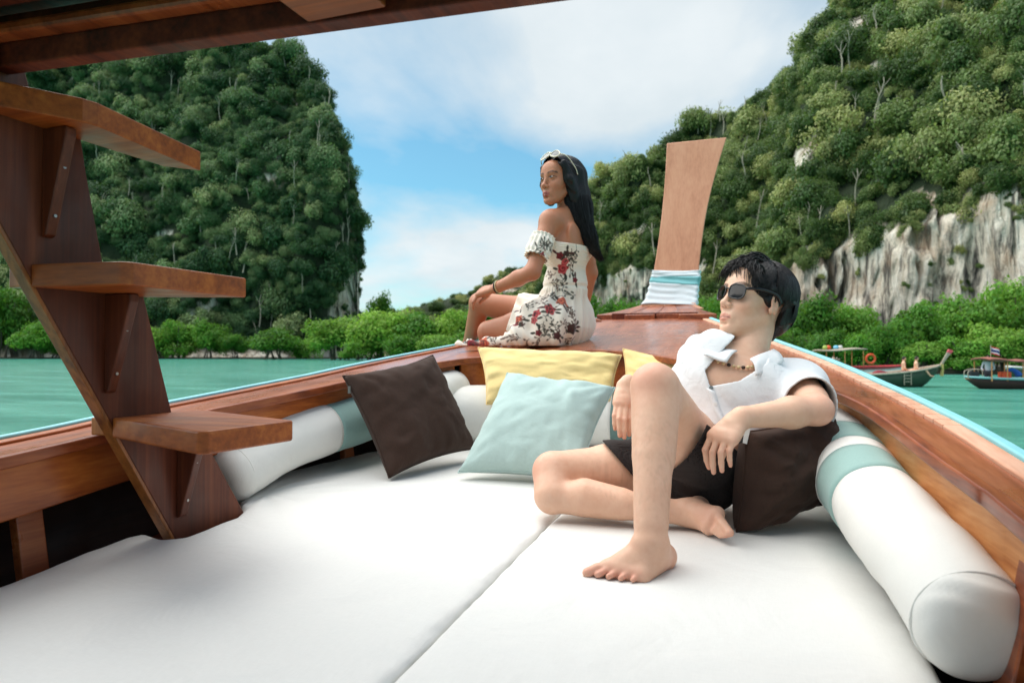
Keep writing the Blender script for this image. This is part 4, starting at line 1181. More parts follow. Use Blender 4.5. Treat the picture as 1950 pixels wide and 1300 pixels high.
def add_head(f, H, neck, rneck, female=False):
    k = H.k
    E = lambda x, y, z, r, kk=0.02, cut=False, tilt=0.0: f.ell(H.w(x, y, z), H.axes(tilt), np.array(r) * k, kk * k, cut)
    C = lambda a, b, r0, r1, kk=0.015, cut=False: f.cap(H.w(*a), H.w(*b), r0 * k, r1 * k, kk * k, cut=cut)
    f.cap(H.w(-0.030, 0, -0.035), neck, rneck[0], rneck[1], 0.02)
    E(-0.014, 0, 0.044, (0.096, 0.076, 0.086))
    E(0.036, 0, 0.006, (0.056, 0.061, 0.086), 0.03)
    jw = 0.050 if female else 0.054
    E(0.046, 0, -0.058, (0.046, 0.047, 0.050), 0.025)
    for s in (-1, 1):
        C((0.0, s * jw, -0.042), (0.066, s * 0.017, -0.098), 0.015, 0.013, 0.025)
        E(0.058, s * 0.040, -0.022, (0.024, 0.022, 0.022), 0.022)
    E(0.079, 0, -0.099, (0.015, 0.019, 0.014), 0.018)
    E(0.078, 0, 0.052, (0.016, 0.045, 0.035), 0.03)
    C((0.0835, -0.036, 0.028), (0.0835, 0.036, 0.028), 0.0085, 0.0085, 0.016)
    for s in (-1, 1):
        E(0.100, s * 0.032, 0.011, (0.0135, 0.017, 0.0105), 0.012, True)
        E(0.0775, s * 0.032, 0.010, (0.0145, 0.0165, 0.0125), 0.006)
    # nose
    C((0.089, 0, 0.022), (0.108, 0, -0.026), 0.0062, 0.0082, 0.014)
    E(0.1095, 0, -0.030, (0.0105, 0.0105, 0.0095), 0.008)
    for s in (-1, 1):
        E(0.099, s * 0.0125, -0.034, (0.0105, 0.0075, 0.0075), 0.007)
        E(0.106, s * 0.0062, -0.0415, (0.004, 0.0032, 0.003), 0.002, True)
    # mouth
    E(0.085, 0, -0.066, (0.014, 0.026, 0.022), 0.016)
    fl = 0.95 if female else 0.85
    for s in (-1, 1):
        C((0.0985, 0, -0.0615), (0.086, s * 0.0235, -0.0685 + (0.0035 if female else 0)), 0.0052 * fl, 0.003, 0.004)
        C((0.0975, 0, -0.0755), (0.086, s * 0.0215, -0.0705 + (0.0035 if female else 0)), 0.0064 * fl, 0.003, 0.004)
    C((0.1045, -0.020, -0.0695), (0.1045, 0.020, -0.0695), 0.0022, 0.0022, 0.003, True)
    E(0.094, 0, -0.087, (0.008, 0.016, 0.005), 0.008, True)
    # ears
    for s in (-1, 1):
        A = H.axes(-0.22)
        A = np.stack([A[0] * 0.93 - s * H.y * -0.36, A[1] * 0.93 + s * 0 * H.x, A[2]]); A[0] = nrm(A[0]); A[1] = nrm(np.cross(A[2], A[0]))
        c = H.w(-0.008, s * 0.078, 0.000)
        f.ell(c, A, np.array([0.0185, 0.0075, 0.031]) * k, 0.006 * k)
        f.ell(H.w(-0.002, s * 0.0875, 0.001), A, np.array([0.0095, 0.006, 0.0175]) * k, 0.003 * k, True)
        f.ell(H.w(0.004, s * 0.081, -0.024), A, np.array([0.008, 0.006, 0.010]) * k, 0.004 * k)

def paint_head(P, col, H, lip, brow, blush, fem=False):
    q = H.loc(P); x, y, z = q.T
    front = x > 0.06
    ay = np.abs(y)
    zc = -0.0695 + 0.0
    m = front & (x > 0.082) & (ay < 0.024) & (np.abs(z - zc) < (0.0125 if fem else 0.0105) * np.sqrt(np.clip(1 - (ay / 0.0245) ** 2, 0, 1)) + 0.001)
    w = np.clip((x - 0.082) / 0.006, 0, 1) * m
    col += (np.array(lip) - col) * ((0.85 if fem else 0.6) * w)[:, None]
    gm_ = front & (ay < 0.021) & (np.abs(z - zc) < 0.0022)
    col[gm_] *= 0.45
    bz = 0.033 + 0.006 * np.clip(1 - ((ay - 0.036) / 0.022) ** 2, -1, 1) - 0.004
    m = (x > 0.045) & (ay > 0.012) & (ay < 0.055) & (np.abs(z - bz) < 0.0042)
    col[m] = col[m] * 0.25 + np.array(brow) * 0.75
    for s in (-1, 1):
        d = np.sqrt((x - 0.07) ** 2 + (y - s * 0.045) ** 2 + (z + 0.03) ** 2)
        col += (np.array(blush) - col) * (0.30 * np.exp(-(d / 0.025) ** 2))[:, None]
        d = np.sqrt((x + 0.008) ** 2 + (y - s * 0.083) ** 2 + z ** 2)
        col += (np.array(blush) - col) * (0.45 * np.exp(-(d / 0.026) ** 2))[:, None]
    d = np.sqrt((x - 0.112) ** 2 + y ** 2 + (z + 0.03) ** 2)
    col += (np.array(blush) - col) * (0.25 * np.exp(-(d / 0.014) ** 2))[:, None]
    m = np.sqrt((x - 0.106) ** 2 + (ay - 0.006) ** 2 + (z + 0.0415) ** 2) < 0.0042
    col[m] *= 0.35
    return col

def add_hand(f, wrist, mcp, pip, tips, r=0.0085, k=0.010, thumb=None, rw=0.024):
    'palm between the wrist and four knuckles; each finger a bent chain of three bones; thumb a chain of its own from the side of the palm'
    mcp, pip, tips = [np.asarray(a, float) for a in (mcp, pip, tips)]
    wrist = np.asarray(wrist, float)
    across = nrm(mcp[3] - mcp[0])
    for i in range(4):
        w0 = wrist + across * (i - 1.5) * 0.011
        f.cap(w0, mcp[i], rw * 0.62, r * 1.35, 0.016)
        f.cap((w0 + mcp[i]) / 2, mcp[i], r * 1.5, r * 1.25, 0.012)
    for i in range(3): f.cap(mcp[i] * 0.8 + wrist * 0.2, mcp[i + 1] * 0.8 + wrist * 0.2, r * 1.35, r * 1.35, 0.012)
    sc = [1.0, 1.04, 1.0, 0.88]
    for i in range(4):
        rr = r * sc[i]
        d0 = pip[i] - mcp[i]; d1 = tips[i] - pip[i]
        dip = pip[i] + d1 * 0.52 + nrm(d0) * 0.003
        f.cap(mcp[i], pip[i], rr * 1.12, rr * 1.0, 0.004)
        f.cap(pip[i], dip, rr * 1.0, rr * 0.9, 0.003)
        f.cap(dip, tips[i], rr * 0.9, rr * 0.74, 0.003)
    if thumb is not None:
        T = [np.asarray(t, float) for t in thumb]
        f.cap(T[0], T[1], r * 1.7, r * 1.25, 0.012); f.cap(T[1], T[2], r * 1.2, r * 1.1, 0.004); f.cap(T[2], T[3], r * 1.1, r * 0.85, 0.003)

def add_foot(f, ankle, heel, ballb, balll, toe_big, toe_lit, up, r=1.0):
    'heel, arch, ball and five toes of decreasing length'
    ankle, heel, bb, bl, tb, tl, up = [np.asarray(a, float) for a in (ankle, heel, ballb, balll, toe_big, toe_lit, up)]
    f.cap(ankle, heel, 0.036 * r, 0.031 * r, 0.02)
    for i in range(5):
        t = i / 4
        b = bb + (bl - bb) * t
        a0 = ankle * (0.72 - 0.25 * t) + heel * (0.28 + 0.25 * t) + nrm(b - heel) * 0.02
        f.cap(a0, b, 0.030 * r, (0.0165 - 0.003 * t) * r, 0.022)
    f.cap(heel, bl, 0.026 * r, 0.014 * r, 0.02)
    for i in range(4):
        f.cap(bb + (bl - bb) * i / 4, bb + (bl - bb) * (i + 1) / 4, (0.0165 - 0.0007 * i) * r, (0.0158 - 0.0007 * i) * r, 0.012)
    for i in range(5):
        t = i / 4
        b = bb + (bl - bb) * t; q = tb + (tl - tb) * t
        e = (q - b); e = e * (1.0 + 0.06 * math.sin(t * math.pi))
        rr = (0.0125 if i == 0 else 0.0090 - 0.0005 * i) * r
        mid = b + e * 0.5 + up * 0.004
        f.cap(b, mid, rr * 1.05, rr * 0.92, 0.006); f.cap(mid, b + e, rr * 0.95, rr * 0.88, 0.003)

def nails(name, tips, dirs, ups, r, parent, mat): pass

def strands(name, paths, r0, r1, mat, parent, nside=4):
    'many tapered hair strands joined into one mesh; every path has the same number of points'
    P = np.asarray(paths, float); ns, m, _ = P.shape
    T = np.gradient(P, axis=1); T /= np.linalg.norm(T, axis=2, keepdims=True) + 1e-12
    up = np.where(np.abs(T[..., 2:3]) > 0.9, np.array([1.0, 0, 0]), np.array([0, 0, 1.0]))
    A = np.cross(up, T); A /= np.linalg.norm(A, axis=2, keepdims=True) + 1e-12
    B = np.cross(T, A)
    rad = (r0 + (r1 - r0) * np.linspace(0, 1, m) ** 1.5)[None, :, None]
    V = np.stack([P + rad * (math.cos(a) * A + math.sin(a) * B) for a in np.linspace(0, 2 * math.pi, nside, endpoint=False)], 2)
    I = np.arange(ns * m * nside).reshape(ns, m, nside)
    F = []
    for j in range(nside):
        j2 = (j + 1) % nside
        F.append(np.stack([I[:, :-1, j], I[:, :-1, j2], I[:, 1:, j2], I[:, 1:, j]], -1).reshape(-1, 4))
    o = obj(name, V.reshape(-1, 3), np.vstack(F), mat, parent, smooth=True)
    return o

def cut_np(d, c, k=0.004):
    'CSG: keep d outside c'
    a = d; b = -c
    hh = np.maximum(k - np.abs(a - b), 0) / k
    return np.maximum(a, b) + hh * hh * k * 0.25
def segd(P, a, b, ra, rb):
    a = np.asarray(a, np.float32); b = np.asarray(b, np.float32); d = b - a
    q = P - a; t = np.clip((q @ d) / (d @ d), 0, 1)
    return np.sqrt(((q - t[..., None] * d) ** 2).sum(-1)) - (ra + (rb - ra) * t)

def near_surface(V, p, n=1):
    i = np.argmin(((V - p) ** 2).sum(1)); return V[i]

# ------------------------------------------------------------------ the man
def build_man():
    hipR, hipL = at(1250, 893, 2.16), at(1346, 905, 2.06)
    kneeR, ankR = at(1052, 897, 2.06), at(1303, 976, 1.91)
    kneeL, ankL = at(1247, 737, 1.775), at(1239, 1030, 1.575)
    pel = (hipR + hipL) / 2 + np.array([0, 0, .03])
    shL, shR = at(1520, 738, 2.10), at(1314, 742, 2.17)
    neck = at(1420, 692, 2.12)
    elbL, wrL = at(1556, 780, 1.865), at(1412, 795, 1.80)
    elbR, wrR = at(1226, 757, 2.27), at(1196, 727, 2.12)
    side = nrm(shL - shR)                       # his left
    chest = at(1404, 764, 2.11); belly = at(1360, 842, 2.10)
    spine = nrm(neck - belly)
    front = nrm(np.cross(side, spine)); front = front if front @ FW < 0 else -front
    Hf = nrm(-RT * math.cos(math.radians(22)) - FW * math.sin(math.radians(22)) + UP * 0.30)
    Hu = nrm(UP + RT * 0.20 + FW * 0.08)
    H = Head(at(1436, 580, 2.175), Hf, Hu, 1.05)

    def torso(f, e=0.0, k=0.05):
        ax = np.stack([side, front, spine])
        f.ell(chest + spine * 0.02, ax, np.array([0.165, 0.105, 0.15]) + e, k)
        f.ell(belly + spine * 0.03, ax, np.array([0.135, 0.092, 0.14]) + e, k)
        f.cap(shR, shL, 0.056 + e, 0.056 + e, 0.035)
        f.cap(shR * 0.75 + neck * 0.25 - spine * 0.01, neck - spine * 0.028, 0.044 + e, 0.042 + e, 0.03)
        f.cap(shL * 0.75 + neck * 0.25, neck - spine * 0.006, 0.044 + e, 0.042 + e, 0.03)
        for s_ in (-1, 1): f.ell(chest + spine * 0.045 + side * 0.07 * s_ + front * 0.060, ax, np.array((0.072, 0.036, 0.05)) + e, 0.03)
    def pelvis(f, e=0.0):
        f.cap(hipR + [0, 0, .005], hipL + [0, 0, .005], 0.088 + e, 0.086 + e, 0.05)
        f.cap(pel, belly, 0.098 + e, 0.096 + e, 0.05)
    thR = [hipR, hipR * 0.55 + kneeR * 0.45, kneeR]
    thL = [hipL, hipL * 0.55 + kneeL * 0.45, kneeL]

    pts = np.array([hipR, kneeR, ankR, kneeL, ankL, shL, shR, elbL, elbR, H.w(0, 0, .14), wrL, at(1105, 1095, 1.5), at(1400, 1060, 1.7), at(1180, 840, 2.1)])
    f = Field(pts.min(0) - 0.11, pts.max(0) + 0.11, 0.003)
    torso(f); pelvis(f)
    # legs: thigh, knee, calf with its bulge, shin
    dn = nrm(ankL - kneeL); 
    f.chain(thL, [0.088, 0.082, 0.060], 0.03)
    f.cap(kneeL, kneeL * 0.1 + ankL * 0.9, 0.058, 0.036, 0.02)
    back = nrm(hipL - kneeL - ((hipL - kneeL) @ dn) * dn)
    f.cap(kneeL * 0.85 + ankL * 0.15 + back * 0.016, kneeL * 0.55 + ankL * 0.45 + back * 0.012, 0.054, 0.046, 0.03)
    f.cap(kneeL * 0.5 + ankL * 0.5, ankL, 0.040, 0.0335, 0.02)
    f.ell(kneeL - back * 0.014 - dn * 0.004, np.stack([nrm(np.cross(dn, back)), back, dn]), (0.041, 0.038, 0.045), 0.018)    # kneecap
    f.chain(thR, [0.088, 0.076, 0.058], 0.03)
    kR2 = at(1052, 943, 2.00)
    f.cap(kneeR, kR2, 0.057, 0.054, 0.014)
    f.cap(kR2, ankR, 0.050, 0.033, 0.008)
    cR = kR2 * 0.74 + ankR * 0.26
    f.cap(cR + [0, 0, .010], kR2 * 0.48 + ankR * 0.52 + [0, 0, .004], 0.052, 0.042, 0.02)
    # feet
    zb = lambda p: zbed(p[1])
    def onb(p, h): q = np.array(p, float); q[2] = zbed(q[1]) + h; return q
    heel = onb(at(1262, 1075, 1.615), 0.022); bb = onb(at(1156, 1080, 1.575), 0.012); bl = onb(at(1224, 1095, 1.535), 0.008)
    add_foot(f, ankL - [0, 0, 0.012], heel, bb, bl, onb(at(1118, 1085, 1.562), 0.006), onb(at(1205, 1099, 1.518), 0.005), np.array([0, 0, 1.0]))
    for s_ in (-1, 1): f.ell(ankL + RT * 0.026 * s_ + [0, 0, -.004], np.eye(3), (0.016, 0.016, 0.018), 0.012)
    hR = at(1330, 966, 1.94); 
    add_foot(f, ankR + RT * 0.012, hR, onb(at(1366, 996, 1.83), 0.060), onb(at(1350, 1020, 1.83), 0.022), onb(at(1390, 1040, 1.745), 0.034), onb(at(1372, 1046, 1.775), 0.016), nrm(-RT + UP * 0.3), 0.98)
    f.ell(ankR - RT * 0.0 + UP * 0.024, np.eye(3), (0.018, 0.018, 0.012), 0.015)
    # arms
    f.cap(shL, elbL, 0.052, 0.040, 0.03); f.cap(shL * 0.6 + elbL * 0.4, shL * 0.35 + elbL * 0.65, 0.047, 0.044, 0.03)
    f.cap(elbL, elbL * 0.65 + wrL * 0.35, 0.040, 0.041, 0.02); f.cap(elbL * 0.65 + wrL * 0.35, wrL, 0.041, 0.027, 0.02)
    f.cap(wrL, at(1396, 808, 1.795), 0.026, 0.026, 0.015)
    f.cap(shR, elbR, 0.052, 0.040, 0.03); f.cap(elbR, elbR * 0.6 + wrR * 0.4, 0.036, 0.036, 0.02); f.cap(elbR * 0.6 + wrR * 0.4, wrR, 0.036, 0.024, 0.02)
    # left hand hangs from the wrist, back of the hand up and to the left
    mcp = [at(1356, 828, 1.800), at(1368, 833, 1.783), at(1382, 836, 1.768), at(1396, 839, 1.756)]
    pip = [at(1343, 856, 1.796), at(1357, 861, 1.775), at(1373, 861, 1.757), at(1389, 858, 1.748)]
    tip = [at(1350, 890, 1.805), at(1359, 899, 1.782), at(1375, 896, 1.764), at(1391, 886, 1.757)]
    add_hand(f, at(1402, 803, 1.797), mcp, pip, tip, 0.0086, thumb=[at(1392, 812, 1.825), at(1385, 838, 1.845), at(1380, 858, 1.845), at(1374, 874, 1.84)])
    mcp2 = [at(1199, 768, 2.085), at(1191, 768, 2.075), at(1183, 768, 2.075), at(1175, 767, 2.08)]
    pip2 = [at(1199, 797, 2.062), at(1189, 799, 2.048), at(1179, 797, 2.048), at(1170, 791, 2.058)]
    tip2 = [at(1198, 828, 2.062), at(1189, 833, 2.048), at(1180, 830, 2.048), at(1171, 817, 2.058)]
    add_hand(f, at(1193, 735, 2.115), mcp2, pip2, tip2, 0.0084, thumb=[at(1206, 748, 2.13), at(1215, 772, 2.12), at(1216, 792, 2.10), at(1214, 808, 2.09)])
    add_head(f, H, neck - spine * 0.01, (0.054, 0.058))
    # throat and collar bones
    for s_ in (-1, 1): f.cap(neck + front * 0.052 + side * 0.012 * s_ - spine * 0.012, (shR if s_ < 0 else shL) * 0.55 + neck * 0.45 + front * 0.045, 0.008, 0.008, 0.016)
    V, F = f.mesh()
    base = np.array([.88, .66, .52]) * 0.0 + np.array(lin((226, 184, 157))[:3])
    col = np.tile(base, (len(V), 1))
    pink = np.array(lin((222, 150, 128))[:3])
    def rosy(p, r, w):
        nonlocal col
        d2 = ((V - p) ** 2).sum(1); col += (pink - col) * (1.5 * w * np.exp(-d2 / r ** 2))[:, None]
    rosy(kneeL - back * 0.05, 0.06, 0.35); rosy(kneeR - RT * 0.05, 0.06, 0.35); rosy(elbL, 0.05, 0.4); rosy(heel, 0.045, 0.35)
    for p in mcp + mcp2: rosy(p, 0.013, 0.28)
    for p in pip + pip2: rosy(p, 0.010, 0.3)
    for p in tip + tip2: rosy(p, 0.012, 0.4)
    for p in (at(1118, 1085, 1.562), at(1205, 1099, 1.518), at(1160, 1093, 1.54), at(1182, 1097, 1.53), at(1140, 1090, 1.55)): rosy(p, 0.018, 0.4)
    rosy(at(1390, 1035, 1.74), 0.03, 0.4); rosy(at(1360, 990, 1.83), 0.04, 0.25)
    # faint leg hair on the shins
    for a, b in ((kneeL, ankL), (kneeR, ankR)):
        d = b - a; t = ((V - a) @ d) / (d @ d)
        m = np.clip(1 - ((t - 0.55) / 0.45) ** 2, 0, 1) * (np.linalg.norm(V - (a + np.clip(t, 0, 1)[:, None] * d), axis=1) < 0.075)
        nz = np.clip(fbm(np.column_stack([V @ nrm(d) * 40, (V @ RT) * 160, (V @ FW) * 160]), 3) * 1.2, 0, 1)
        col *= (1 - 0.10 * m * nz)[:, None]
    col = paint_head(V, col, H, lin((206, 124, 112))[:3], lin((40, 28, 24))[:3], lin((226, 150, 128))[:3])
    o = obj('person', V, F, M['skin'], loc=(pel[0], pel[1], zbed(pel[1])), smooth=True, cols=col)
    tag(o, 'barefoot man in white shirt, dark shorts and sunglasses lounging on the mattress', 'person')

    # shirt -----------------------------------------------------------------
    lo = np.minimum.reduce([shR, elbL, elbR, shL, belly]) - 0.16; hi = np.maximum.reduce([shR, elbL, elbR, shL, neck]) + 0.12
    g = Field(lo, hi, 0.0034)
    torso(g, 0.019, 0.06)
    hemL, hemR = shL * 0.30 + elbL * 0.70, shR * 0.25 + elbR * 0.75
    g.cap(shL, hemL + (hemL - shL) * 0.15, 0.072, 0.074, 0.03); g.cap(shR, hemR + (hemR - shR) * 0.15, 0.072, 0.070, 0.03)
    g.cap(shL + spine * 0.0, chest + side * 0.12, 0.07, 0.07, 0.05)
    g.cap(belly, belly * 0.45 + pel * 0.55, 0.118, 0.112, 0.05)
    P = g.points(); d = g.f
    # folds: diagonal drape from the shoulders plus pulls at the arm-pits and the waist
    mk = np.abs(d) < 0.035
    u = (P[mk] - chest.astype(np.float32)) @ np.stack([side, front, spine]).T.astype(np.float32)
    w1 = u[..., 0] * 24 + u[..., 2] * 30 + 4.0 * vnoise(u * 7)
    w2 = -u[..., 0] * 34 + u[..., 2] * 16 + 5.0 * vnoise(u * 6 + 9)
    d[mk] += (-0.0085 * np.abs(np.sin(w1 * 0.5)) * np.clip(0.45 + vnoise(u * 5 + 3), 0, 1) - 0.0085 * np.abs(np.sin(w2 * 0.5)) * np.clip(0.4 + vnoise(u * 5 + 31), 0, 1) - 0.006 * vnoise(u * 11) + 0.005).astype(np.float32)
    shell = np.maximum(d, -(d + 0.006))
    # neckline: round at the back, an open V in front down to the button
    shell = cut_np(shell, segd(P, neck - spine * 0.012 + front * 0.012, H.w(-0.01, 0, -0.02), 0.062, 0.080))
    vpoly = [(1349, 734), (1343, 706), (1362, 684), (1386, 660), (1412, 640), (1458, 642), (1472, 668), (1450, 692), (1400, 722)]
    d0 = 2.045
    VP = np.array([[(at(x, y, d0) - CAM) @ RT, (at(x, y, d0) - CAM) @ UP] for x, y in vpoly])
    Pq = P - CAM.astype(np.float32)
    dep = Pq @ FW.astype(np.float32)
    q2 = np.stack([Pq @ RT.astype(np.float32), Pq @ UP.astype(np.float32)], -1)
    wedge = np.full(d.shape, 1.0, np.float32)
    nearv = (np.abs(dep - d0) < 0.16) & (np.abs(shell) < 0.03)
    wedge[nearv] = np.maximum(poly_sd(VP, q2[nearv]), np.abs(dep[nearv] - d0) - 0.10)
    shell = cut_np(shell, wedge)
    # hems
    pd = (P - at(1376, 822, 2.05).astype(np.float32)) @ (-nrm(neck - pel)).astype(np.float32)
    shell = cut_np(shell, -pd)
    for hem, s0, e0 in ((hemL, shL, elbL), (hemR, shR, elbR)):
        ax = nrm(e0 - s0).astype(np.float32)
        beyond = (P - hem.astype(np.float32)) @ ax
        nearm = segd(P, hem, hem + nrm(e0 - s0) * 0.2, 0.125, 0.14)
        shell = cut_np(shell, np.maximum(-beyond, nearm)) if False else np.maximum(shell, np.where(nearm < 0, beyond, -1))
    SV, SF = g.mesh(shell.astype(np.float32))
    sh = obj('shirt', SV, SF, M['linen_shirt'], o, smooth=True)
    # collar: two turned leaves either side of the V
    def leaf_collar(pts, sag):
        P_ = [at(*p) for p in pts]; n = 8
        A_, B_, C_, D_ = P_
        Vc = []
        nn_ = nrm(np.cross(B_ - A_, D_ - A_)); nn_ = nn_ if nn_ @ FW < 0 else -nn_
        for i in range(n):
            for j in range(n):
                u_, v_ = i / (n - 1), j / (n - 1)
                p = A_ * (1 - u_) * (1 - v_) + B_ * u_ * (1 - v_) + C_ * u_ * v_ + D_ * (1 - u_) * v_
                Vc.append(p + nn_ * sag * (math.sin(v_ * math.pi) * 0.8 + 0.3 * math.sin(u_ * 5 + v_ * 3)))
        Fc = [(i * n + j, (i + 1) * n + j, (i + 1) * n + j + 1, i * n + j + 1) for i in range(n - 1) for j in range(n - 1)]
        cobj = obj('collar', Vc, Fc, M['linen_shirt'], o, smooth=True)
        m = cobj.modifiers.new('thickness', 'SOLIDIFY'); m.thickness = 0.005; m.offset = 0
    leaf_collar([(1404, 668, 2.06), (1352, 664, 2.10), (1340, 676, 2.05), (1384, 690, 2.02)], 0.007)
    leaf_collar([(1428, 684, 2.03), (1474, 664, 2.08), (1492, 690, 2.04), (1440, 716, 1.985)], 0.010)
    pk = [near_surface(SV[(SV - chest) @ front > 0], at(x, y, 1.97)) + front * 0.002 for x, y in ((1349, 738), (1355, 756), (1363, 775), (1372, 795), (1380, 812))]
    pkc = spline(pk, 14); sd_ = nrm(np.cross(spine, front))
    Vp = np.vstack([np.stack([p - sd_ * 0.012 + front * 0.001, p + sd_ * 0.012 + front * 0.001]) for p in pkc])
    ob = obj('placket', Vp, [(2 * i, 2 * i + 1, 2 * i + 3, 2 * i + 2) for i in range(13)], M['linen_shirt'], o, smooth=True); m = ob.modifiers.new('thickness', 'SOLIDIFY'); m.thickness = 0.003; m.offset = 0
    for q_ in (pkc[5], pkc[10]):
        Vb, Fb = tube([q_ + front * 0.002, q_ + front * 0.0045], 0.0055, 12); obj('button', Vb, Fb, M['white'], o)
    bt = at(1349, 729, 1.93); i = np.argmin(((SV - bt) ** 2).sum(1) - 0.3 * ((SV - bt) @ FW < 0)); bt = SV[np.argmin(((SV - bt) ** 2).sum(1))]
    Vb, Fb = tube([bt, bt + front * 0.004], 0.006, 12); obj('button', Vb, Fb, M['metal'], o)

    # shorts ----------------------------------------------------------------
    lo = np.minimum.reduce([hipR, hipL, kneeR, kneeL, belly, pel]) - 0.16; hi = np.maximum.reduce([hipR, hipL, kneeR, kneeL, belly]) + 0.15
    lo[2] = 1.2
    g = Field(lo, hi, 0.004)
    pelvis(g, 0.014)
    g.chain(thL, [0.108, 0.100, 0.086], 0.03); g.chain(thR, [0.104, 0.092, 0.078], 0.03)
    P = g.points(); d = g.f
    mk = np.abs(d) < 0.03; Pm = P[mk]
    d[mk] -= (0.005 * np.sin(Pm @ (nrm(kneeL - hipL) * 55).astype(np.float32) + 5 * vnoise(Pm * 6)) * np.clip(0.4 + vnoise(Pm * 7 + 2), 0, 1) + 0.005 * vnoise(Pm * 13 + 5)).astype(np.float32)
    shell = np.maximum(d, -(d + 0.006))
    bed = P[..., 2] - (1.25 + 0.05 * (P[..., 1] - 1.7)) - 0.004
    shell = np.maximum(shell, -bed)
    pd = (P - (belly * 1.1 - pel * 0.10).astype(np.float32)) @ nrm(neck - pel).astype(np.float32)
    shell = np.maximum(shell, pd)
    # slanting hems
    def hem_plane(a, b, knee):
        n_ = nrm(np.cross(b - a, FW)); n_ = n_ if n_ @ (knee - a) > 0 else -n_
        return -((P - a.astype(np.float32)) @ n_.astype(np.float32))
    cutL = np.maximum(hem_plane(at(1338, 772, 1.92), at(1272, 896, 1.92), kneeL), segd(P, hipL * 0.7 + kneeL * 0.3, kneeL, 0.13, 0.16))
    cutR = np.maximum(hem_plane(at(1156, 850, 2.08), at(1206, 908, 2.08), kneeR), segd(P, hipR * 0.7 + kneeR * 0.3, kneeR, 0.12, 0.16))
    shell = cut_np(cut_np(shell, cutL), cutR)
    GV, GF = g.mesh(shell.astype(np.float32))
    obj('shorts', GV, GF, M['shorts'], o, smooth=True)

    # hair -------------------------------------------------------------------
    r = np.random.default_rng(21)
    lo = np.min([H.w(x, y, z) for x in (-.16, .13) for y in (-.13, .13) for z in (-.12, .18)], 0); hi = np.max([H.w(x, y, z) for x in (-.16, .13) for y in (-.13, .13) for z in (-.12, .18)], 0)
    g = Field(lo, hi, 0.003)
    g.ell(H.w(-0.022, 0, 0.051), H.axes(), np.array([0.112, 0.090, 0.088]) * H.k, 0.02)
    g.ell(H.w(-0.056, 0, -0.004), H.axes(0.2), np.array([0.074, 0.074, 0.082]) * H.k, 0.03)
    g.cap(H.w(-0.075, 0, -0.03), H.w(-0.072, 0, -0.082), 0.046, 0.016, 0.03)
    for s_ in (-1, 1): g.cap(H.w(0.012, s_ * 0.074, 0.04), H.w(0.016, s_ * 0.072, 0.004), 0.012, 0.004, 0.012)
    P = g.points(); q = H.loc(P); d = g.f
    d = d - 0.0030 * np.sin(q[..., 1] * 210 + 6 * vnoise(q * 25)) - 0.004 * vnoise(q * 40)
    # keep the face, ears and neck clear
    face = np.maximum.reduce([0.050 - q[..., 0] + 0.25 * np.clip(q[..., 2] - 0.07, 0, 1) * 4, q[..., 2] - 0.068 - 0.0 * q[..., 1]])
    d = cut_np(d, face * H.k, 0.01)
    low = np.maximum(q[..., 2] + 0.012 - 1.1 * np.clip(-q[..., 0] - 0.02, 0, 0.2), -q[..., 0] - 0.055)
    d = cut_np(d, low * H.k, 0.01)
    HV, HF = g.mesh(d.astype(np.float32))
    hair = obj('hair', HV, HF, M['hair_m'], o, smooth=True)
    paths = []
    N = 4200
    for i in range(N):
        th = r.random() * 2 * math.pi; ph = r.random() ** 0.7 * 1.75
        sx = -0.022 + 0.108 * math.sin(ph) * math.cos(th); sy = 0.088 * math.sin(ph) * math.sin(th); sz = 0.056 + 0.095 * math.cos(ph)
        if sx > 0.045 and sz < 0.075: continue
        if sz < 0.0 and sx > -0.04: continue
        rt = np.array([sx, sy, sz]); n = nrm(rt - np.array([-0.022, 0, 0.05]))
        fl = np.array([0.85 if sx > 0.01 else -0.15, 0.45 * np.sign(sy + 0.002) * (0.6 + 0.6 * r.random()), -0.85 if sz < 0.11 else -0.35]) + r.normal(size=3) * 0.09
        if sx < -0.05: fl = np.array([-0.05, 0.1 * np.sign(sy), -1.0]) + r.normal(size=3) * 0.10
        fl = fl - n * (fl @ n) * 0.85
        fl = nrm(fl)
        L = 0.045 + 0.05 * r.random()
        if fl[2] < 0: L = min(L, max(0.006, (sz - (0.022 if sx > -0.045 else -0.02)) / -fl[2]))
        lift = 0.02 + 0.07 * r.random()
        pts = []
        for t in np.linspace(0, 1, 7):
            p = rt + n * (0.003 + lift * L * t * (1 - 0.8 * t)) + fl * L * t + np.array([0, 0, -0.018]) * t * t
            dv = p - np.array([-0.022, 0, 0.05]); e = math.sqrt((dv[0] / 0.1125) ** 2 + (dv[1] / 0.0905) ** 2 + (dv[2] / 0.092) ** 2)
            e2 = min(max(e, 1.0), 1.035); p = np.array([-0.022, 0, 0.05]) + dv / e * e2
            pts.append(H.w(*p))
        paths.append(pts)
    # fringe swept over the forehead
    for i in range(330):
        y0 = r.uniform(-0.066, 0.07)
        if 0.000 < y0 < 0.040 and r.random() < 0.6: continue
        rt = np.array([0.066 - 4 * y0 * y0, y0, 0.106 - 5 * y0 * y0 + r.uniform(-0.01, 0.012)])
        drop = r.uniform(0.026, 0.060); swing = r.uniform(-0.022, 0.03) + 0.3 * y0
        pts = []
        for t in np.linspace(0, 1, 7):
            p = rt + np.array([0.036 * math.sin(t * 2.1), swing * t, 0.010 * math.sin(t * 3.0) - drop * t ** 1.5])
            pts.append(H.w(*p))
        paths.append(pts)
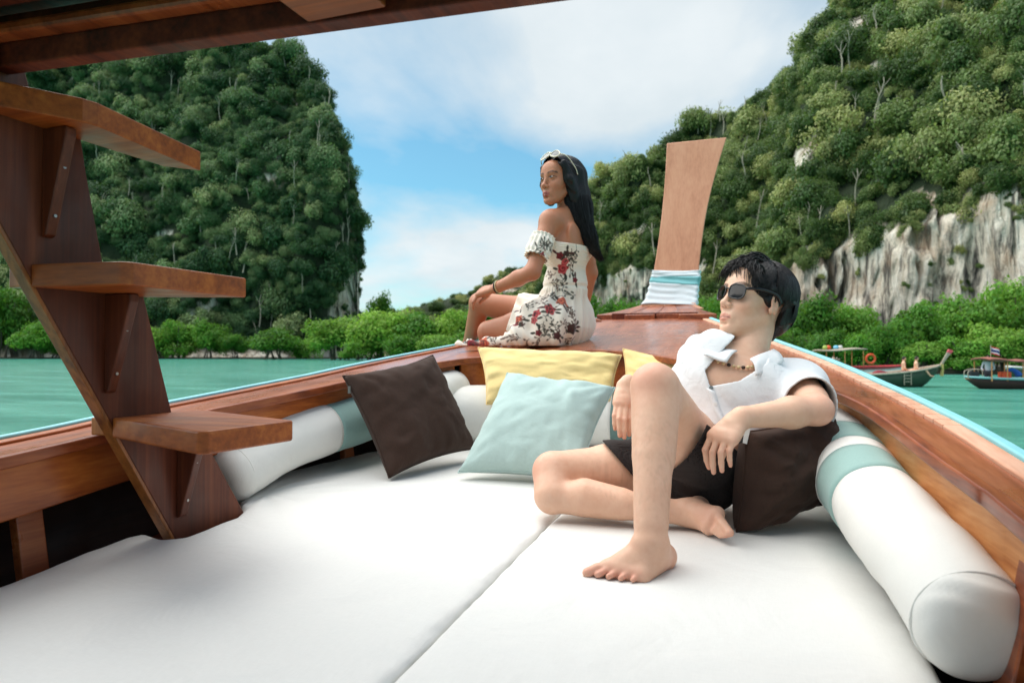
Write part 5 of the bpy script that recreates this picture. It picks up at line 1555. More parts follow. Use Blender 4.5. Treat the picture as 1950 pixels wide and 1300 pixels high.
    # wind-lifted locks on top
    for i in range(26):
        rt = np.array([r.uniform(0.0, 0.06), r.uniform(-0.05, 0.05), 0.126 + r.uniform(-0.01, 0.005)])
        dirn = np.array([r.uniform(0.1, 0.9), r.uniform(-0.5, 0.5), r.uniform(0.15, 0.8)]); L = r.uniform(0.025, 0.05)
        paths.append([H.w(*(rt + dirn * L * t + np.array([0.02, 0, -0.030]) * t * t)) for t in np.linspace(0, 1, 7)])
    for i in range(1100):                                  # the back of the head down to the nape
        th = math.pi + r.uniform(-1.25, 1.25); ph0 = r.uniform(0.35, 1.2); ph1 = ph0 + r.uniform(0.5, 0.9)
        pts = []
        for t in np.linspace(0, 1, 7):
            ph = min(ph0 + (ph1 - ph0) * t, 2.25); c_ = 1.035 + 0.012 * r.random()
            pts.append(H.w(-0.056 + 0.080 * c_ * math.sin(ph) * math.cos(th + 0.05 * t), 0.080 * c_ * math.sin(ph) * math.sin(th + 0.05 * t), 0.004 + 0.098 * c_ * math.cos(ph)))
        paths.append(pts)
    locks = []
    for i in range(90):
        th = r.uniform(-1.2, 1.2); a_ = r.uniform(0.0, 0.75)
        n0 = np.array([math.sin(a_) * math.cos(th) * 1.0, math.sin(a_) * math.sin(th), math.cos(a_)])
        rt = np.array([-0.022, 0, 0.05]) + n0 * np.array([0.112, 0.090, 0.092])
        L = r.uniform(0.035, 0.075); dirn = nrm(np.array([0.9, -0.35 + r.normal() * 0.3, 0.1]) + r.normal(size=3) * 0.12); dirn = nrm(dirn - n0 * (dirn @ n0) * 0.8)
        up_ = r.uniform(0.10, 0.42)
        locks.append([H.w(*(rt + dirn * L * t + n0 * L * up_ * math.sin(t * 2.2) - np.array([0, 0, 0.014]) * t * t)) for t in np.linspace(0, 1, 8)])
    strands('hair_locks', locks, 0.0034, 0.0005, M['hair_m'], o, 6)
    strands('hair_strands', paths, 0.0013, 0.0003, M['hair_m'], o)

    # sunglasses -------------------------------------------------------------
    sg = thing('sunglasses', 'black sunglasses worn by the reclining man', 'sunglasses', H.w(0.10, 0, 0.01))
    for s_ in (-1, 1):
        a = np.linspace(0, 2 * math.pi, 41)[:-1]
        sup = lambda c, p: np.sign(c) * np.abs(c) ** p
        yy = 0.0265 * sup(np.cos(a), 0.75); zz = 0.0225 * sup(np.sin(a), 0.75) - 0.002 * (np.cos(a) > 0)
        ring_ = np.array([H.w(0.107 - 0.25 * (abs(0.034 + s2 * 1.0) - 0.034) - 1.6 * (y_ * s_ + 0.034 * 1) ** 2 * 0.0 - 0.22 * max(0, s_ * y_ * s_ + 0.0) * 0, s_ * 0.034 + y_, 0.008 + z_) for y_, z_, s2 in zip(yy * 1.0, zz, np.abs(yy) * 0)])
        # wrap: outer side sits further back
        ring_ = ring_ - H.x * (np.clip((np.abs((ring_ - H.c) @ H.y) / H.k - 0.012), 0, 1) * 0.32 * H.k)[:, None]
        n = len(ring_)
        cf = ring_.mean(0) + H.x * 0.003
        obj('lens', np.vstack([ring_, cf[None]]), [(i, (i + 1) % n, n) for i in range(n)], M['lens'], sg, smooth=True)
        Vt, Ft = tube(np.vstack([ring_, ring_[:1]]), 0.0024, 8, caps=False); obj('rim', Vt, Ft, M['frame_black'], sg, smooth=True)
        p0 = ring_[np.argmax((ring_ - H.c) @ H.y * s_)] + H.z * 0.012
        Vt, Ft = tube(spline([p0, H.w(0.055, s_ * 0.083, 0.024), H.w(0.0, s_ * 0.088, 0.024), H.w(-0.022, s_ * 0.087, 0.006)], 16), 0.0030, 8, squash=1.6); obj('temple', Vt, Ft, M['frame_black'], sg, smooth=True)
    Vt, Ft = tube(spline([H.w(0.106, -0.010, 0.014), H.w(0.111, 0, 0.017), H.w(0.106, 0.010, 0.014)], 9), 0.0024, 8); obj('bridge', Vt, Ft, M['frame_black'], sg, smooth=True)

    # necklace of short links --------------------------------------------------
    nk = thing('necklace', 'chunky pale shell and dark link necklace round the man\'s neck', 'necklace', neck)
    cpath = spline([neck + side * 0.070 + spine * 0.022 - front * 0.01, neck + side * 0.066 + front * 0.045 + spine * 0.002, neck + side * 0.030 + front * 0.088 - spine * 0.022, neck - side * 0.012 + front * 0.094 - spine * 0.026, neck - side * 0.050 + front * 0.070 - spine * 0.010, neck - side * 0.072 + front * 0.02 + spine * 0.016], 200)
    sl = arclen(cpath); nlk = 22
    cand = V[(np.linalg.norm(V - neck, axis=1) < 0.16)]
    for i in range(nlk):
        t = sl[-1] * (i + 0.5) / nlk
        p = np.array([np.interp(t, sl, cpath[:, k]) for k in range(3)]); p2 = np.array([np.interp(t + 0.002, sl, cpath[:, k]) for k in range(3)])
        # lay it on the skin
        outd = nrm(p - (neck - front * 0.01)); 
        dd = cand - p; lat = dd - (dd @ outd)[:, None] * outd
        near = np.linalg.norm(lat, axis=1) < 0.010
        if near.any(): p = p + outd * (((cand[near] - p) @ outd).max() + 0.004)
        T = nrm(p2 - np.array([np.interp(t, sl, cpath[:, k]) for k in range(3)]))
        hl = sl[-1] / nlk * 0.46
        Vt, Ft = tube([p - T * hl, p - T * hl * 0.5, p + T * hl * 0.5, p + T * hl], [0.0025, 0.0052, 0.0052, 0.0025], 8)
        obj('bead', Vt, Ft, M['dark_bead'] if i % 3 == 1 else M['gold_bead'], nk, smooth=True)
    # folded paper tag sticking out of the pocket beside the hand
    lt = thing('wallet', 'small white and black wallet tag poking out beside the man\'s left hand', 'wallet', at(1424, 820, 1.86))
    c = at(1424, 822, 1.87)
    prism('white_flap', [c + RT * 0.012 + UP * 0.026, c - RT * 0.006 + UP * 0.030, c - RT * 0.014 - UP * 0.030, c - RT * 0.002 - UP * 0.034], nrm(FW) * 0.004, M['white'], lt, bev=0.001)
    prism('black_case', [c - RT * 0.008 + UP * 0.004, c - RT * 0.032 - UP * 0.008, c - RT * 0.040 - UP * 0.034, c - RT * 0.012 - UP * 0.030], nrm(FW) * 0.012, M['frame_black'], lt, bev=0.003)
    return o
build_man()

# ------------------------------------------------------------------ the woman
def build_woman():
    af = math.radians(35)
    fd = nrm(-RT * math.cos(af) + FW * math.sin(af)); ld = nrm(np.cross([0, 0, 1.0], fd))
    hipL, hipR = at(1046, 618, 3.66), at(1082, 610, 3.84)
    waist = at(1077, 540, 3.74); chest = at(1080, 478, 3.72); neck = at(1082, 412, 3.72)
    shL, shR = at(1047, 421, 3.60), at(1111, 432, 3.86)
    elbL, wrL = at(1014, 518, 3.50), at(943, 549, 3.66)
    elbR, wrR = at(1124, 520, 3.92), at(1112, 585, 4.00)
    kneeR, ankR = at(913, 577, 3.93), at(893, 655, 4.10)
    kneeL, ankL = at(931, 632, 3.80), at(925, 712, 3.95)
    Hf = nrm(-RT * math.cos(math.radians(42)) - FW * math.sin(math.radians(42)) + UP * 0.02)
    H = Head(at(1066, 349, 3.70), Hf, nrm(UP + RT * 0.02), 1.10)
    up = nrm(neck - waist)
    ax = np.stack([ld, fd, up])
    h = 0.0036
    pts = np.array([hipL, hipR, kneeL, kneeR, shL, shR, ankL, ankR, elbL, elbR, wrR, H.w(0, 0, .14)])
    f = Field(pts.min(0) - 0.10, pts.max(0) + 0.10, h)
    def torso(f, e=0.0):
        f.ell(chest + up * 0.02, ax, np.array([0.150, 0.098, 0.155]) + e, 0.05)
        f.ell(waist, ax, np.array([0.122, 0.090, 0.12]) + e, 0.05)
        f.cap(hipL + ld * 0.03, hipR - ld * 0.03, 0.118 + e, 0.118 + e, 0.06)
        for s in (-1, 1): f.ell(chest + ld * 0.07 * s + fd * 0.085 + up * 0.0, ax, np.array((0.062, 0.055, 0.06)) + e, 0.03)
    torso(f)
    f.cap(shL, shR, 0.050, 0.050, 0.05)
    f.cap(shL * 0.8 + neck * 0.2, neck + up * 0.01, 0.050, 0.052, 0.05); f.cap(shR * 0.55 + neck * 0.45, neck + up * 0.02, 0.046, 0.046, 0.04)
    for s, sh in ((1, shL), (-1, shR)):      # shoulder blades
        f.ell(chest + ld * 0.075 * s - fd * 0.078 + up * 0.075, ax, (0.045, 0.014, 0.055), 0.04)
    f.cap(shL, elbL, 0.050, 0.040, 0.03); f.cap(elbL, elbL * .62 + wrL * .38, 0.040, 0.040, 0.02); f.cap(elbL * .62 + wrL * .38, wrL, 0.040, 0.027, 0.02)
    f.cap(shR, elbR, 0.048, 0.040, 0.03); f.cap(elbR, wrR, 0.040, 0.028, 0.02)
    f.chain([hipL, hipL * .5 + kneeL * .5, kneeL], [0.105, 0.090, 0.064], 0.03)
    f.chain([hipR, hipR * .5 + kneeR * .5, kneeR], [0.105, 0.086, 0.060], 0.02)
    for kn, an in ((kneeL, ankL), (kneeR, ankR)):
        f.cap(kn, an, 0.056, 0.036, 0.016); f.cap(kn * .8 + an * .2 + fd * -0.02, kn * .5 + an * .5 - fd * 0.015, 0.050, 0.044, 0.02)
    # hand resting over the knee
    mcp = [at(921, 550, 3.76), at(917, 553, 3.735), at(913, 557, 3.715), at(910, 562, 3.70)]
    pip = [at(907, 562, 3.745), at(904, 566, 3.72), at(902, 571, 3.70), at(901, 575, 3.69)]
    tip = [at(903, 577, 3.77), at(901, 583, 3.745), at(900, 588, 3.725), at(901, 589, 3.71)]
    add_hand(f, wrL, mcp, pip, tip, 0.0094, thumb=[at(935, 552, 3.70), at(928, 563, 3.69), at(920, 570, 3.70), at(914, 576, 3.72)])
    mr = [wrR + ld * (0.03 - 0.02 * i) + np.array([0, 0, -.06]) - fd * 0.02 for i in range(4)]
    add_hand(f, wrR, mr, [m - fd * 0.04 + [0, 0, -.01] for m in mr], [m - fd * 0.075 + [0, 0, -.022] for m in mr], 0.009, thumb=[wrR + ld * .02, wrR + ld * .045 + [0, 0, -.03], wrR + ld * .055 + [0, 0, -.05], wrR + ld * .06 + [0, 0, -.065]])
    # feet hang over the side
    for an in (ankL, ankR):
        fdn = nrm(fd * 0.8 - UP * 0.6)
        add_foot(f, an, an - fd * 0.03 - UP * 0.05, an + fdn * 0.13 + ld * 0.02 - UP * 0.02, an + fdn * 0.12 - ld * 0.05 - UP * 0.02, an + fdn * 0.20 + ld * 0.02 - UP * 0.03, an + fdn * 0.17 - ld * 0.05 - UP * 0.03, UP)
    add_head(f, H, neck, (0.047, 0.050), True)
    V, F = f.mesh()
    base = np.array(lin((184, 122, 91))[:3]); col = np.tile(base, (len(V), 1))
    rose = np.array(lin((150, 84, 66))[:3])
    def tone(p, r, w, c=rose):
        nonlocal col
        col += (c - col) * (w * np.exp(-((V - p) ** 2).sum(1) / r ** 2))[:, None]
    for p in (elbL, kneeL, kneeR): tone(p, 0.06, 0.3)
    for p in mcp + pip: tone(p, 0.012, 0.3)
    col = paint_head(V, col, H, lin((158, 78, 72))[:3], lin((30, 20, 18))[:3], lin((168, 96, 76))[:3], True)
    # lash line, drawn close round the lids
    q = H.loc(V)
    for s in (-1, 1):
        m = (q[:, 0] > 0.07) & (np.abs(q[:, 1] - s * 0.033) < 0.0175) & (np.abs(q[:, 2] - (0.0160 - 0.25 * (np.abs(q[:, 1] - s * 0.032)) )) < 0.0026)
        col[m] *= 0.22
    o = obj('person', V, F, M['skin'], loc=tuple((hipL + hipR) / 2 - [0, 0, .11]), smooth=True, cols=col)
    tag(o, 'woman in floral off-shoulder dress sitting sideways on the foredeck, looking over her shoulder', 'person')
    for s in (-1, 1):
        a = np.linspace(0, math.pi, 9); b = np.linspace(0, 2 * math.pi, 14, endpoint=False)
        c = np.array([0.0795, s * 0.0325, 0.0095])
        def ball(rad, off, ymax, zmax, name, mat):
            P = [H.w(c[0] + off + rad * math.cos(t) * 0.35, c[1] + ymax * math.sin(t) * math.cos(u), c[2] + zmax * math.sin(t) * math.sin(u)) for t in np.linspace(0.02, math.pi / 2, 6) for u in b]
            n = len(b)
            Fe = [(i * n + j, i * n + (j + 1) % n, (i + 1) * n + (j + 1) % n, (i + 1) * n + j) for i in range(5) for j in range(n)]
            return obj(name, P, Fe, mat, o, smooth=True)
        e = ball(0.010, 0.0130, 0.0115, 0.0040, 'eye', M['eye_white'])
        def iris():
            P = [H.w(c[0] + 0.0178 - 0.0002 * t, c[1] + 0.0052 * t * math.cos(u), c[2] + 0.0048 * t * math.sin(u)) for t in (0.05, 1.0) for u in b]
            n = len(b)
            return obj('iris', P, [(j, (j + 1) % n, n + (j + 1) % n, n + j) for j in range(n)], M['iris'], e)
        iris()

    # dress --------------------------------------------------------------------
    zdk = 1.80
    tail = [at(985, 640, 3.55), at(958, 650, 3.56), at(925, 655, 3.58), at(895, 657, 3.60), at(868, 655, 3.63)]
    lo = np.minimum.reduce([hipL, hipR, chest, shL, *tail, kneeL]) - 0.16; hi = np.maximum.reduce([hipL, hipR, chest, shR, shL, *tail]) + 0.16
    hi[2] = shL[2] + 0.05; lo[2] = 1.74
    g = Field(lo, hi, h)
    # bodice
    g.ell(chest + up * 0.02, ax, np.array([0.150, 0.098, 0.155]) + 0.012, 0.05)
    g.ell(waist, ax, np.array([0.122, 0.090, 0.12]) + 0.010, 0.05)
    for s in (-1, 1): g.ell(chest + ld * 0.07 * s + fd * 0.085, ax, np.array((0.062, 0.055, 0.06)) + 0.012, 0.03)
    for s in (1, -1): g.ell(chest + ld * 0.075 * s - fd * 0.078 + up * 0.06, ax, np.array((0.05, 0.018, 0.07)) + 0.012, 0.05)
    # skirt: gathered at the waist, full over the hips, running out along both thighs
    w0 = waist - up * 0.02
    g.cap(w0, (hipL + hipR) / 2 - [0, 0, 0.0], 0.112, 0.165, 0.05)
    g.cap(hipL + ld * 0.015, hipR - ld * 0.01, 0.142, 0.142, 0.06)
    mL = hipL * 0.30 + kneeL * 0.70; mR = hipR * 0.36 + kneeR * 0.64
    g.cap(hipL, mL + [0, 0, .015], 0.128, 0.098, 0.05); g.cap(hipR, mR + [0, 0, .010], 0.125, 0.088, 0.05)
    g.cap(at(1010, 600, 3.62), at(985, 640, 3.56), 0.06, 0.045, 0.04)
    g.chain(tail, [0.040, 0.030, 0.024, 0.018, 0.010], 0.03)
    g.cap(at(1050, 645, 3.55), at(985, 648, 3.55), 0.045, 0.035, 0.05)
    P = g.points(); d = g.f
    mk = np.abs(d) < 0.035; Pf_ = P; P = P[mk]; rel = P - ((hipL + hipR) / 2).astype(np.float32)
    zz = P[..., 2]; dfull = d; d = d[mk]
    ang = np.arctan2(rel @ fd.astype(np.float32), rel @ ld.astype(np.float32))
    wz = w0[2]
    skirt = np.clip((wz - zz) / 0.10, 0, 1)
    fold = np.sin(ang * 15 + 3.2 * vnoise(P * 5) + 2.0 * (zz - wz) * 8) 
    leg = np.clip((-(rel @ RT.astype(np.float32)) - 0.10) / 0.15, 0, 1)
    dfold = np.sin((P @ nrm(RT * 0.9 + UP * 0.5).astype(np.float32)) * 95 + 4 * vnoise(P * 6 + 4))
    d = d - skirt * (1 - leg) * 0.0085 * fold - leg * 0.0075 * dfold - skirt * 0.006 * vnoise(P * 9 + 7)
    # gathers right at the waist seam and shirring rows on the bodice
    d = d - 0.003 * np.sin(ang * 46) * np.exp(-((zz - wz + 0.03) / 0.035) ** 2)
    d = d + 0.006 * np.exp(-((zz - wz) / 0.010) ** 2)
    bod = np.clip((zz - wz - 0.01) / 0.02, 0, 1)
    d = d - bod * (0.0014 * np.sin(zz * 2 * math.pi / 0.012) + 0.0015 * vnoise(P * 60))
    dfull[mk] = d; d = dfull; P = Pf_; zz = P[..., 2]
    topz = at(1085, 462, 3.66)[2]
    tilt = (P - chest.astype(np.float32)) @ fd.astype(np.float32)
    d = np.maximum(d, zz - (topz + 0.02 * np.clip(tilt / 0.1, -1, 1)))
    shell = np.maximum(d, -(d + 0.010))
    shell = np.maximum(shell, (1.787 - zz))
    # hem over the knees
    nh = nrm(np.cross(at(986, 560, 3.75) - at(958, 642, 3.60), FW)); nh = nh if nh @ (kneeR - hipR) > 0 else -nh
    hp = at(972, 602, 3.70)
    pastk = -((P - hp.astype(np.float32)) @ nh.astype(np.float32)) 
    low = (at(950, 640, 3.6)[2] - zz)
    shell = cut_np(shell, np.maximum(pastk, low))
    DV_, DF_ = g.mesh(shell.astype(np.float32))
    # sleeve
    s0, s1 = shL * 0.58 + elbL * 0.42, shL * 0.12 + elbL * 0.88
    s0 = at(1034, 456, 3.56); s1 = at(1021, 486, 3.53)
    axs = nrm(elbL - shL)
    gs = Field(np.minimum(s0, s1) - 0.14, np.maximum(s0, s1) + 0.14, h)
    c0, c1 = s0 - axs * 0.05, s1 + axs * 0.05
    gs.cap(c0, c1, 0.064, 0.063, 0.0)
    Ps = gs.points(); ds = gs.f
    rs = Ps - s0.astype(np.float32); tz = rs @ axs.astype(np.float32)
    e1 = nrm(np.cross(axs, [0, 0, 1.0])); e2 = np.cross(axs, e1)
    an2 = np.arctan2(rs @ e1.astype(np.float32), rs @ e2.astype(np.float32))
    ds = ds - 0.0035 * np.sin(an2 * 16 + 2 * vnoise(Ps * 20)) - 0.003 * vnoise(Ps * 30) + 0.006 * (np.exp(-(tz / 0.010) ** 2) + np.exp(-((tz - np.linalg.norm(s1 - s0)) / 0.010) ** 2))
    sh_ = np.maximum(ds, -(ds + 0.010))
    L_s = np.linalg.norm(s1 - s0)
    sh_ = np.maximum.reduce([sh_, -tz - 0.016, tz - L_s - 0.016])
    SV_, SF_ = gs.mesh(sh_.astype(np.float32))
    AV = np.vstack([DV_, SV_]); AF = np.vstack([DF_, SF_ + len(DV_)])
    cream = np.array(lin((236, 224, 210))[:3]); C = np.tile(cream, (len(AV), 1)).astype(float)
    r = np.random.default_rng(5)
    red, pink, dark, brown, green, orange = [np.array(lin(c)[:3]) for c in ((150, 26, 38), (206, 92, 92), (70, 18, 26), (74, 46, 36), (50, 52, 42), (206, 110, 74))]
    # surface normals to build tangent frames
    nn = np.zeros_like(AV); e_ = np.cross(AV[AF[:, 1]] - AV[AF[:, 0]], AV[AF[:, 2]] - AV[AF[:, 0]])
    for k in range(4): np.add.at(nn, AF[:, k], e_)
    nn /= np.linalg.norm(nn, axis=1)[:, None] + 1e-12
    pz = (AV - CAM) @ FW; ppx = 975 + FPX * ((AV - CAM) @ RT) / pz; ppy = 650 - FPX * ((AV - CAM) @ UP) / pz
    facing = ((AV - CAM) * nn).sum(1) < 0
    def motif_at(px, py, fn, R_, rot=0.0):
        m = facing & (np.abs(ppx - px) < 6) & (np.abs(ppy - py) < 6)
        if not m.any(): return
        k = np.where(m)[0]; k = k[np.argmin(pz[k] * 40 + np.hypot(ppx[k] - px, ppy[k] - py) * 0.02)]
        c, n = AV[k], nn[k]
        t1 = nrm(np.cross(UP, n)); t2 = np.cross(n, t1)
        w = AV - c
        near = (np.einsum('ij,ij->i', w, w) < (R_ * 1.3) ** 2) & (nn @ n > -0.1)
        idx = np.where(near)[0]
        a, b = w[idx] @ t1, w[idx] @ t2
        a, b = a * math.cos(rot) + b * math.sin(rot), -a * math.sin(rot) + b * math.cos(rot)
        fn(idx, a, b)
    def put(idx, w, c): C[idx] += (c - C[idx]) * np.clip(w, 0, 1)[:, None]
    def rose_(R_, ca, cb):
        def fn(i, a, b):
            rr = np.hypot(a, b) / R_; th = np.arctan2(b, a)
            edge = 1 + 0.13 * np.cos(th * 5)
            put(i, (edge - rr) * 6, ca)
            put(i, np.clip((edge - rr) * 6, 0, 1) * np.clip(0.55 + 0.9 * np.sin(rr * 13 + th * 1.0) , 0, 1) * 0.75, cb)
            put(i, np.clip((0.28 - rr) * 6, 0, 1) * 0.7, dark)
        return fn
    def leaf(L, wd, c):
        def fn(i, a, b):
            t = a / L
            hw = wd * np.sqrt(np.clip(1 - (2 * t - 1) ** 2, 0, 1))
            put(i, (hw - np.abs(b)) / (0.003) * ((t > 0) & (t < 1)), c)
        return fn
    def twig(L, seed, c):
        g_ = np.random.default_rng(seed)
        segs = []; p = np.array([0.0, 0.0]); ang_ = 0.0
        for k in range(5):
            q_ = p + L / 5 * np.array([math.cos(ang_), math.sin(ang_)]); segs.append((p, q_, 0.0016))
            for s in (-1, 1):
                if g_.random() < 0.8:
                    b_ = q_ + (0.010 + 0.012 * g_.random()) * np.array([math.cos(ang_ + s * 0.9), math.sin(ang_ + s * 0.9)])
                    segs.append((q_, b_, 0.0014)); segs.append((b_, b_ + 0.0045 * np.array([math.cos(ang_ + s), math.sin(ang_ + s)]), 0.0042))
            p = q_; ang_ += g_.normal() * 0.35
        def fn(i, a, b):
            X = np.stack([a, b], 1); w = np.zeros(len(i))
            for p_, q_, r_ in segs:
                d_ = q_ - p_; t = np.clip(((X - p_) @ d_) / (d_ @ d_), 0, 1)
                w = np.maximum(w, (r_ + 0.0012 - np.linalg.norm(X - p_ - t[:, None] * d_, axis=1)) / 0.0018)
            put(i, np.clip(w, 0, 1) * 0.9, c)
        return fn
    k = 0
    for (x, y, R_, ca, cb) in [(1072, 517, .030, red, pink), (1079, 504, .022, pink, red), (1065, 490, .022, dark, red), (1080, 488, .018, green, dark), (1053, 583, .032, red, pink), (1063, 567, .030, orange, red),
                               (1016, 591, .026, red, pink), (1011, 604, .022, pink, dark), (987, 579, .020, dark, pink), (980, 602, .026, orange, red), (977, 612, .018, red, dark), (899, 653, .034, red, dark), (915, 655, .034, orange, red),
                               (1038, 478, .016, red, dark), (1101, 530, .016, dark, red), (1025, 634, .018, dark, red), (1092, 632, .030, dark, green), (1066, 639, .022, dark, brown)]:
        motif_at(x, y, rose_(R_, ca, cb), R_ * 1.4)
        for j in range(3):
            aa = r.random() * 6.28; motif_at(x, y, (lambda L, off: lambda i, a, b: leaf(L, 0.008, green if j else dark)(i, a - off, b))(0.030, R_ * 0.85), R_ + 0.05, aa)
    for (x, y) in [(1040, 500), (1050, 520), (1090, 480), (1096, 500), (1100, 470), (1060, 470), (1045, 540), (1098, 515), (1085, 560), (1092, 580), (1078, 600), (1096, 610), (1085, 622), (1060, 625), (1045, 615), (1035, 575), (1028, 560), (1040, 595), (1000, 590), (1000, 620), (992, 640), (1010, 645), (1040, 645), (1075, 648), (1104, 600), (1066, 545), (1105, 560), (930, 655), (945, 652), (885, 655), (1030, 462), (1022, 480), (1015, 470), (1102, 628), (1055, 645), (1100, 640)]:
        for j in range(1):
            k += 1; motif_at(x + r.normal() * 3, y + r.normal() * 3, twig(0.05 + 0.025 * r.random(), k, brown if r.random() < 0.6 else green), 0.11, r.random() * 6.28)
    nD = len(DV_)
    obj('dress', AV[:nD], DF_, M['vcloth'], o, smooth=True, cols=C[:nD])
    obj('sleeve', AV[nD:], SF_, M['vcloth'], o, smooth=True, cols=C[nD:])

    # hair: a long straight fall behind the shoulder -----------------------------
    lo = np.array(H.c) - 0.75; hi = np.array(H.c) + 0.25
    g = Field(H.c - np.array([.24, .3, .62]), H.c + np.array([.34, .3, .2]), 0.0045)
    g.ell(H.w(-0.020, 0, 0.048), H.axes(), np.array([0.104, 0.083, 0.092]) * H.k, 0.02)
    tl = [(1088, 335, 3.72, .084), (1096, 378, 3.72, .072), (1106, 418, 3.70, .058), (1118, 450, 3.69, .038), (1130, 474, 3.69, .020), (1144, 494, 3.70, .004)]
    for a, b in zip(tl[:-1], tl[1:]): g.cap(at(*a[:3]), at(*b[:3]), a[3], b[3], 0.04)
    for s in (-1, 1):
        g.cap(H.w(0.050, s * 0.070, 0.075), H.w(0.016, s * 0.082, 0.0), 0.018, 0.022, 0.02)
        g.cap(H.w(0.016, s * 0.082, 0.0), H.w(-0.022, s * 0.080, -0.075), 0.022, 0.026, 0.03)
    P = g.points(); q = H.loc(P); d = g.f
    d = d - 0.0028 * np.sin(q[..., 1] * 190 + q[..., 0] * 120 + 5 * vnoise(q * 12)) - 0.003 * vnoise(q * 22)
    face = np.maximum.reduce([0.034 - q[..., 0] + 0.9 * np.clip(np.abs(q[..., 1]) - 0.045, 0, 1), q[..., 2] - 0.092 + 9.0 * q[..., 1] ** 2])
    d = cut_np(d, face * H.k, 0.012)
    HV, HF = g.mesh(d.astype(np.float32))
    obj('hair', HV, HF, M['hair_w'], o, smooth=True)
    paths = []
    T1, T2, T3, T4, T5 = [at(*a_[:3]) for a_ in (tl[1], tl[2], tl[3], tl[4], tl[5])]
    for i in range(1700):
        s = 1 if r.random() < 0.72 else -1
        th = r.random()                                 # 0 front hairline .. 1 back of the crown
        x0 = 0.066 - 0.150 * th
        zt = 0.143 - 2.6 * (x0 + 0.020) ** 2
        phi = (0.15 + 0.95 * r.random())
        j1, j2 = r.normal(size=3) * 0.0035, r.normal(size=3) * 0.006
        p0 = H.w(x0, s * 0.004, zt)
        p1 = H.w(x0 - 0.004, s * 0.052, zt - 0.022)
        p2 = H.w(x0 * 0.75 - 0.012, s * 0.090 * math.sqrt(max(0.1, 1 - (x0 / 0.13) ** 2)), 0.050)
        p3 = H.w(x0 * 0.45 - 0.030 if x0 > -0.02 else x0 - 0.022, s * 0.097 * math.sqrt(max(0.16, 1 - ((x0 - 0.01) / 0.11) ** 2)), -0.030)
        w_ = (th - 0.5) * 2
        dirv = nrm(RT * w_ * 1.0 - FW * s * math.sqrt(max(0.05, 1 - w_ * w_)))
        p4 = T1 + dirv * 0.078 + j1; p5 = T2 + dirv * 0.064 + j1; p6 = T3 + dirv * 0.043 + j2; p7 = T4 + dirv * 0.022 + j2; p8 = T5 + dirv * 0.006 + j2
        if s < 0: p4 = p4 + RT * 0.0
        full = spline([p0, p1, p2, p3, p4, p5, p6, p7, p8], 40)
        paths.append(full[:] if r.random() < 0.35 else np.array([full[0] + 0 * full[0]] * 0 + list(spline(full[:int(40 * r.uniform(0.8, 0.98))], 40))))
    strands('hair_strands', paths, 0.0022, 0.0008, M['hair_w'], o)

    # sunglasses pushed up into the hair ------------------------------------------
    sg = thing('sunglasses', 'cream-rimmed sunglasses pushed up on the woman\'s dark hair', 'sunglasses', H.w(0.06, 0, 0.13))
    cx_ = 0.070; cz_ = 0.128
    nx_, nz_ = math.sin(1.05), math.cos(1.05)
    def gp(y, v, lift=0.0):      # v runs up the lens
        return H.w(cx_ - 0.55 * v * 1.0 + 0.75 * lift, y, cz_ + 0.80 * v + 0.6 * lift - 0.5 * max(0, abs(y) - 0.02) ** 1.2)
    for s in (-1, 1):
        a = np.linspace(0, 2 * math.pi, 33)[:-1]
        ring_ = np.array([gp(s * 0.033 + 0.028 * math.cos(t), 0.021 * math.sin(t)) for t in a])
        c = gp(s * 0.033, 0, 0.003); n = len(ring_)
        obj('lens', np.vstack([ring_, c[None]]), [(i, (i + 1) % n, n) for i in range(n)], M['lens_grey'], sg, smooth=True)
        Vt, Ft = tube(np.vstack([ring_, ring_[:1]]), 0.0034, 8, caps=False); obj('rim', Vt, Ft, M['frame_cream'], sg, smooth=True)
        Vt, Ft = tube(spline([gp(s * 0.061, 0.006), H.w(0.045, s * 0.088, 0.108), H.w(0.0, s * 0.100, 0.062), H.w(-0.02, s * 0.100, 0.03)], 14), 0.0027, 8); obj('temple', Vt, Ft, M['frame_cream'], sg, smooth=True)
    Vt, Ft = tube(spline([gp(-0.008, 0.004), gp(0, 0.008, 0.003), gp(0.008, 0.004)], 7), 0.0038, 8); obj('bridge', Vt, Ft, M['frame_cream'], sg, smooth=True)
    # bracelets
    axw = nrm(wrL - elbL); e1 = nrm(np.cross(axw, UP)); e2 = np.cross(axw, e1)
    for j, (t, rr, mt, lb) in enumerate([(0.90, 0.0325, 'gold_bead', 'thin pale bangle on the woman\'s left wrist'), (0.94, 0.0315, 'dark_bead', 'dark woven bracelet next to the bangle on the woman\'s wrist')]):
        c = elbL + (wrL - elbL) * t
        an = np.linspace(0, 2 * math.pi, 29)
        Vt, Ft = tube(c + rr * (np.cos(an)[:, None] * e1 + np.sin(an)[:, None] * e2) + axw * 0.004 * np.sin(an)[:, None], 0.0042 if j else 0.003, 8, caps=False)
        tag(obj('bracelet', Vt, Ft, M[mt], smooth=True, loc=c), lb, 'bracelet')
    return o
build_woman()

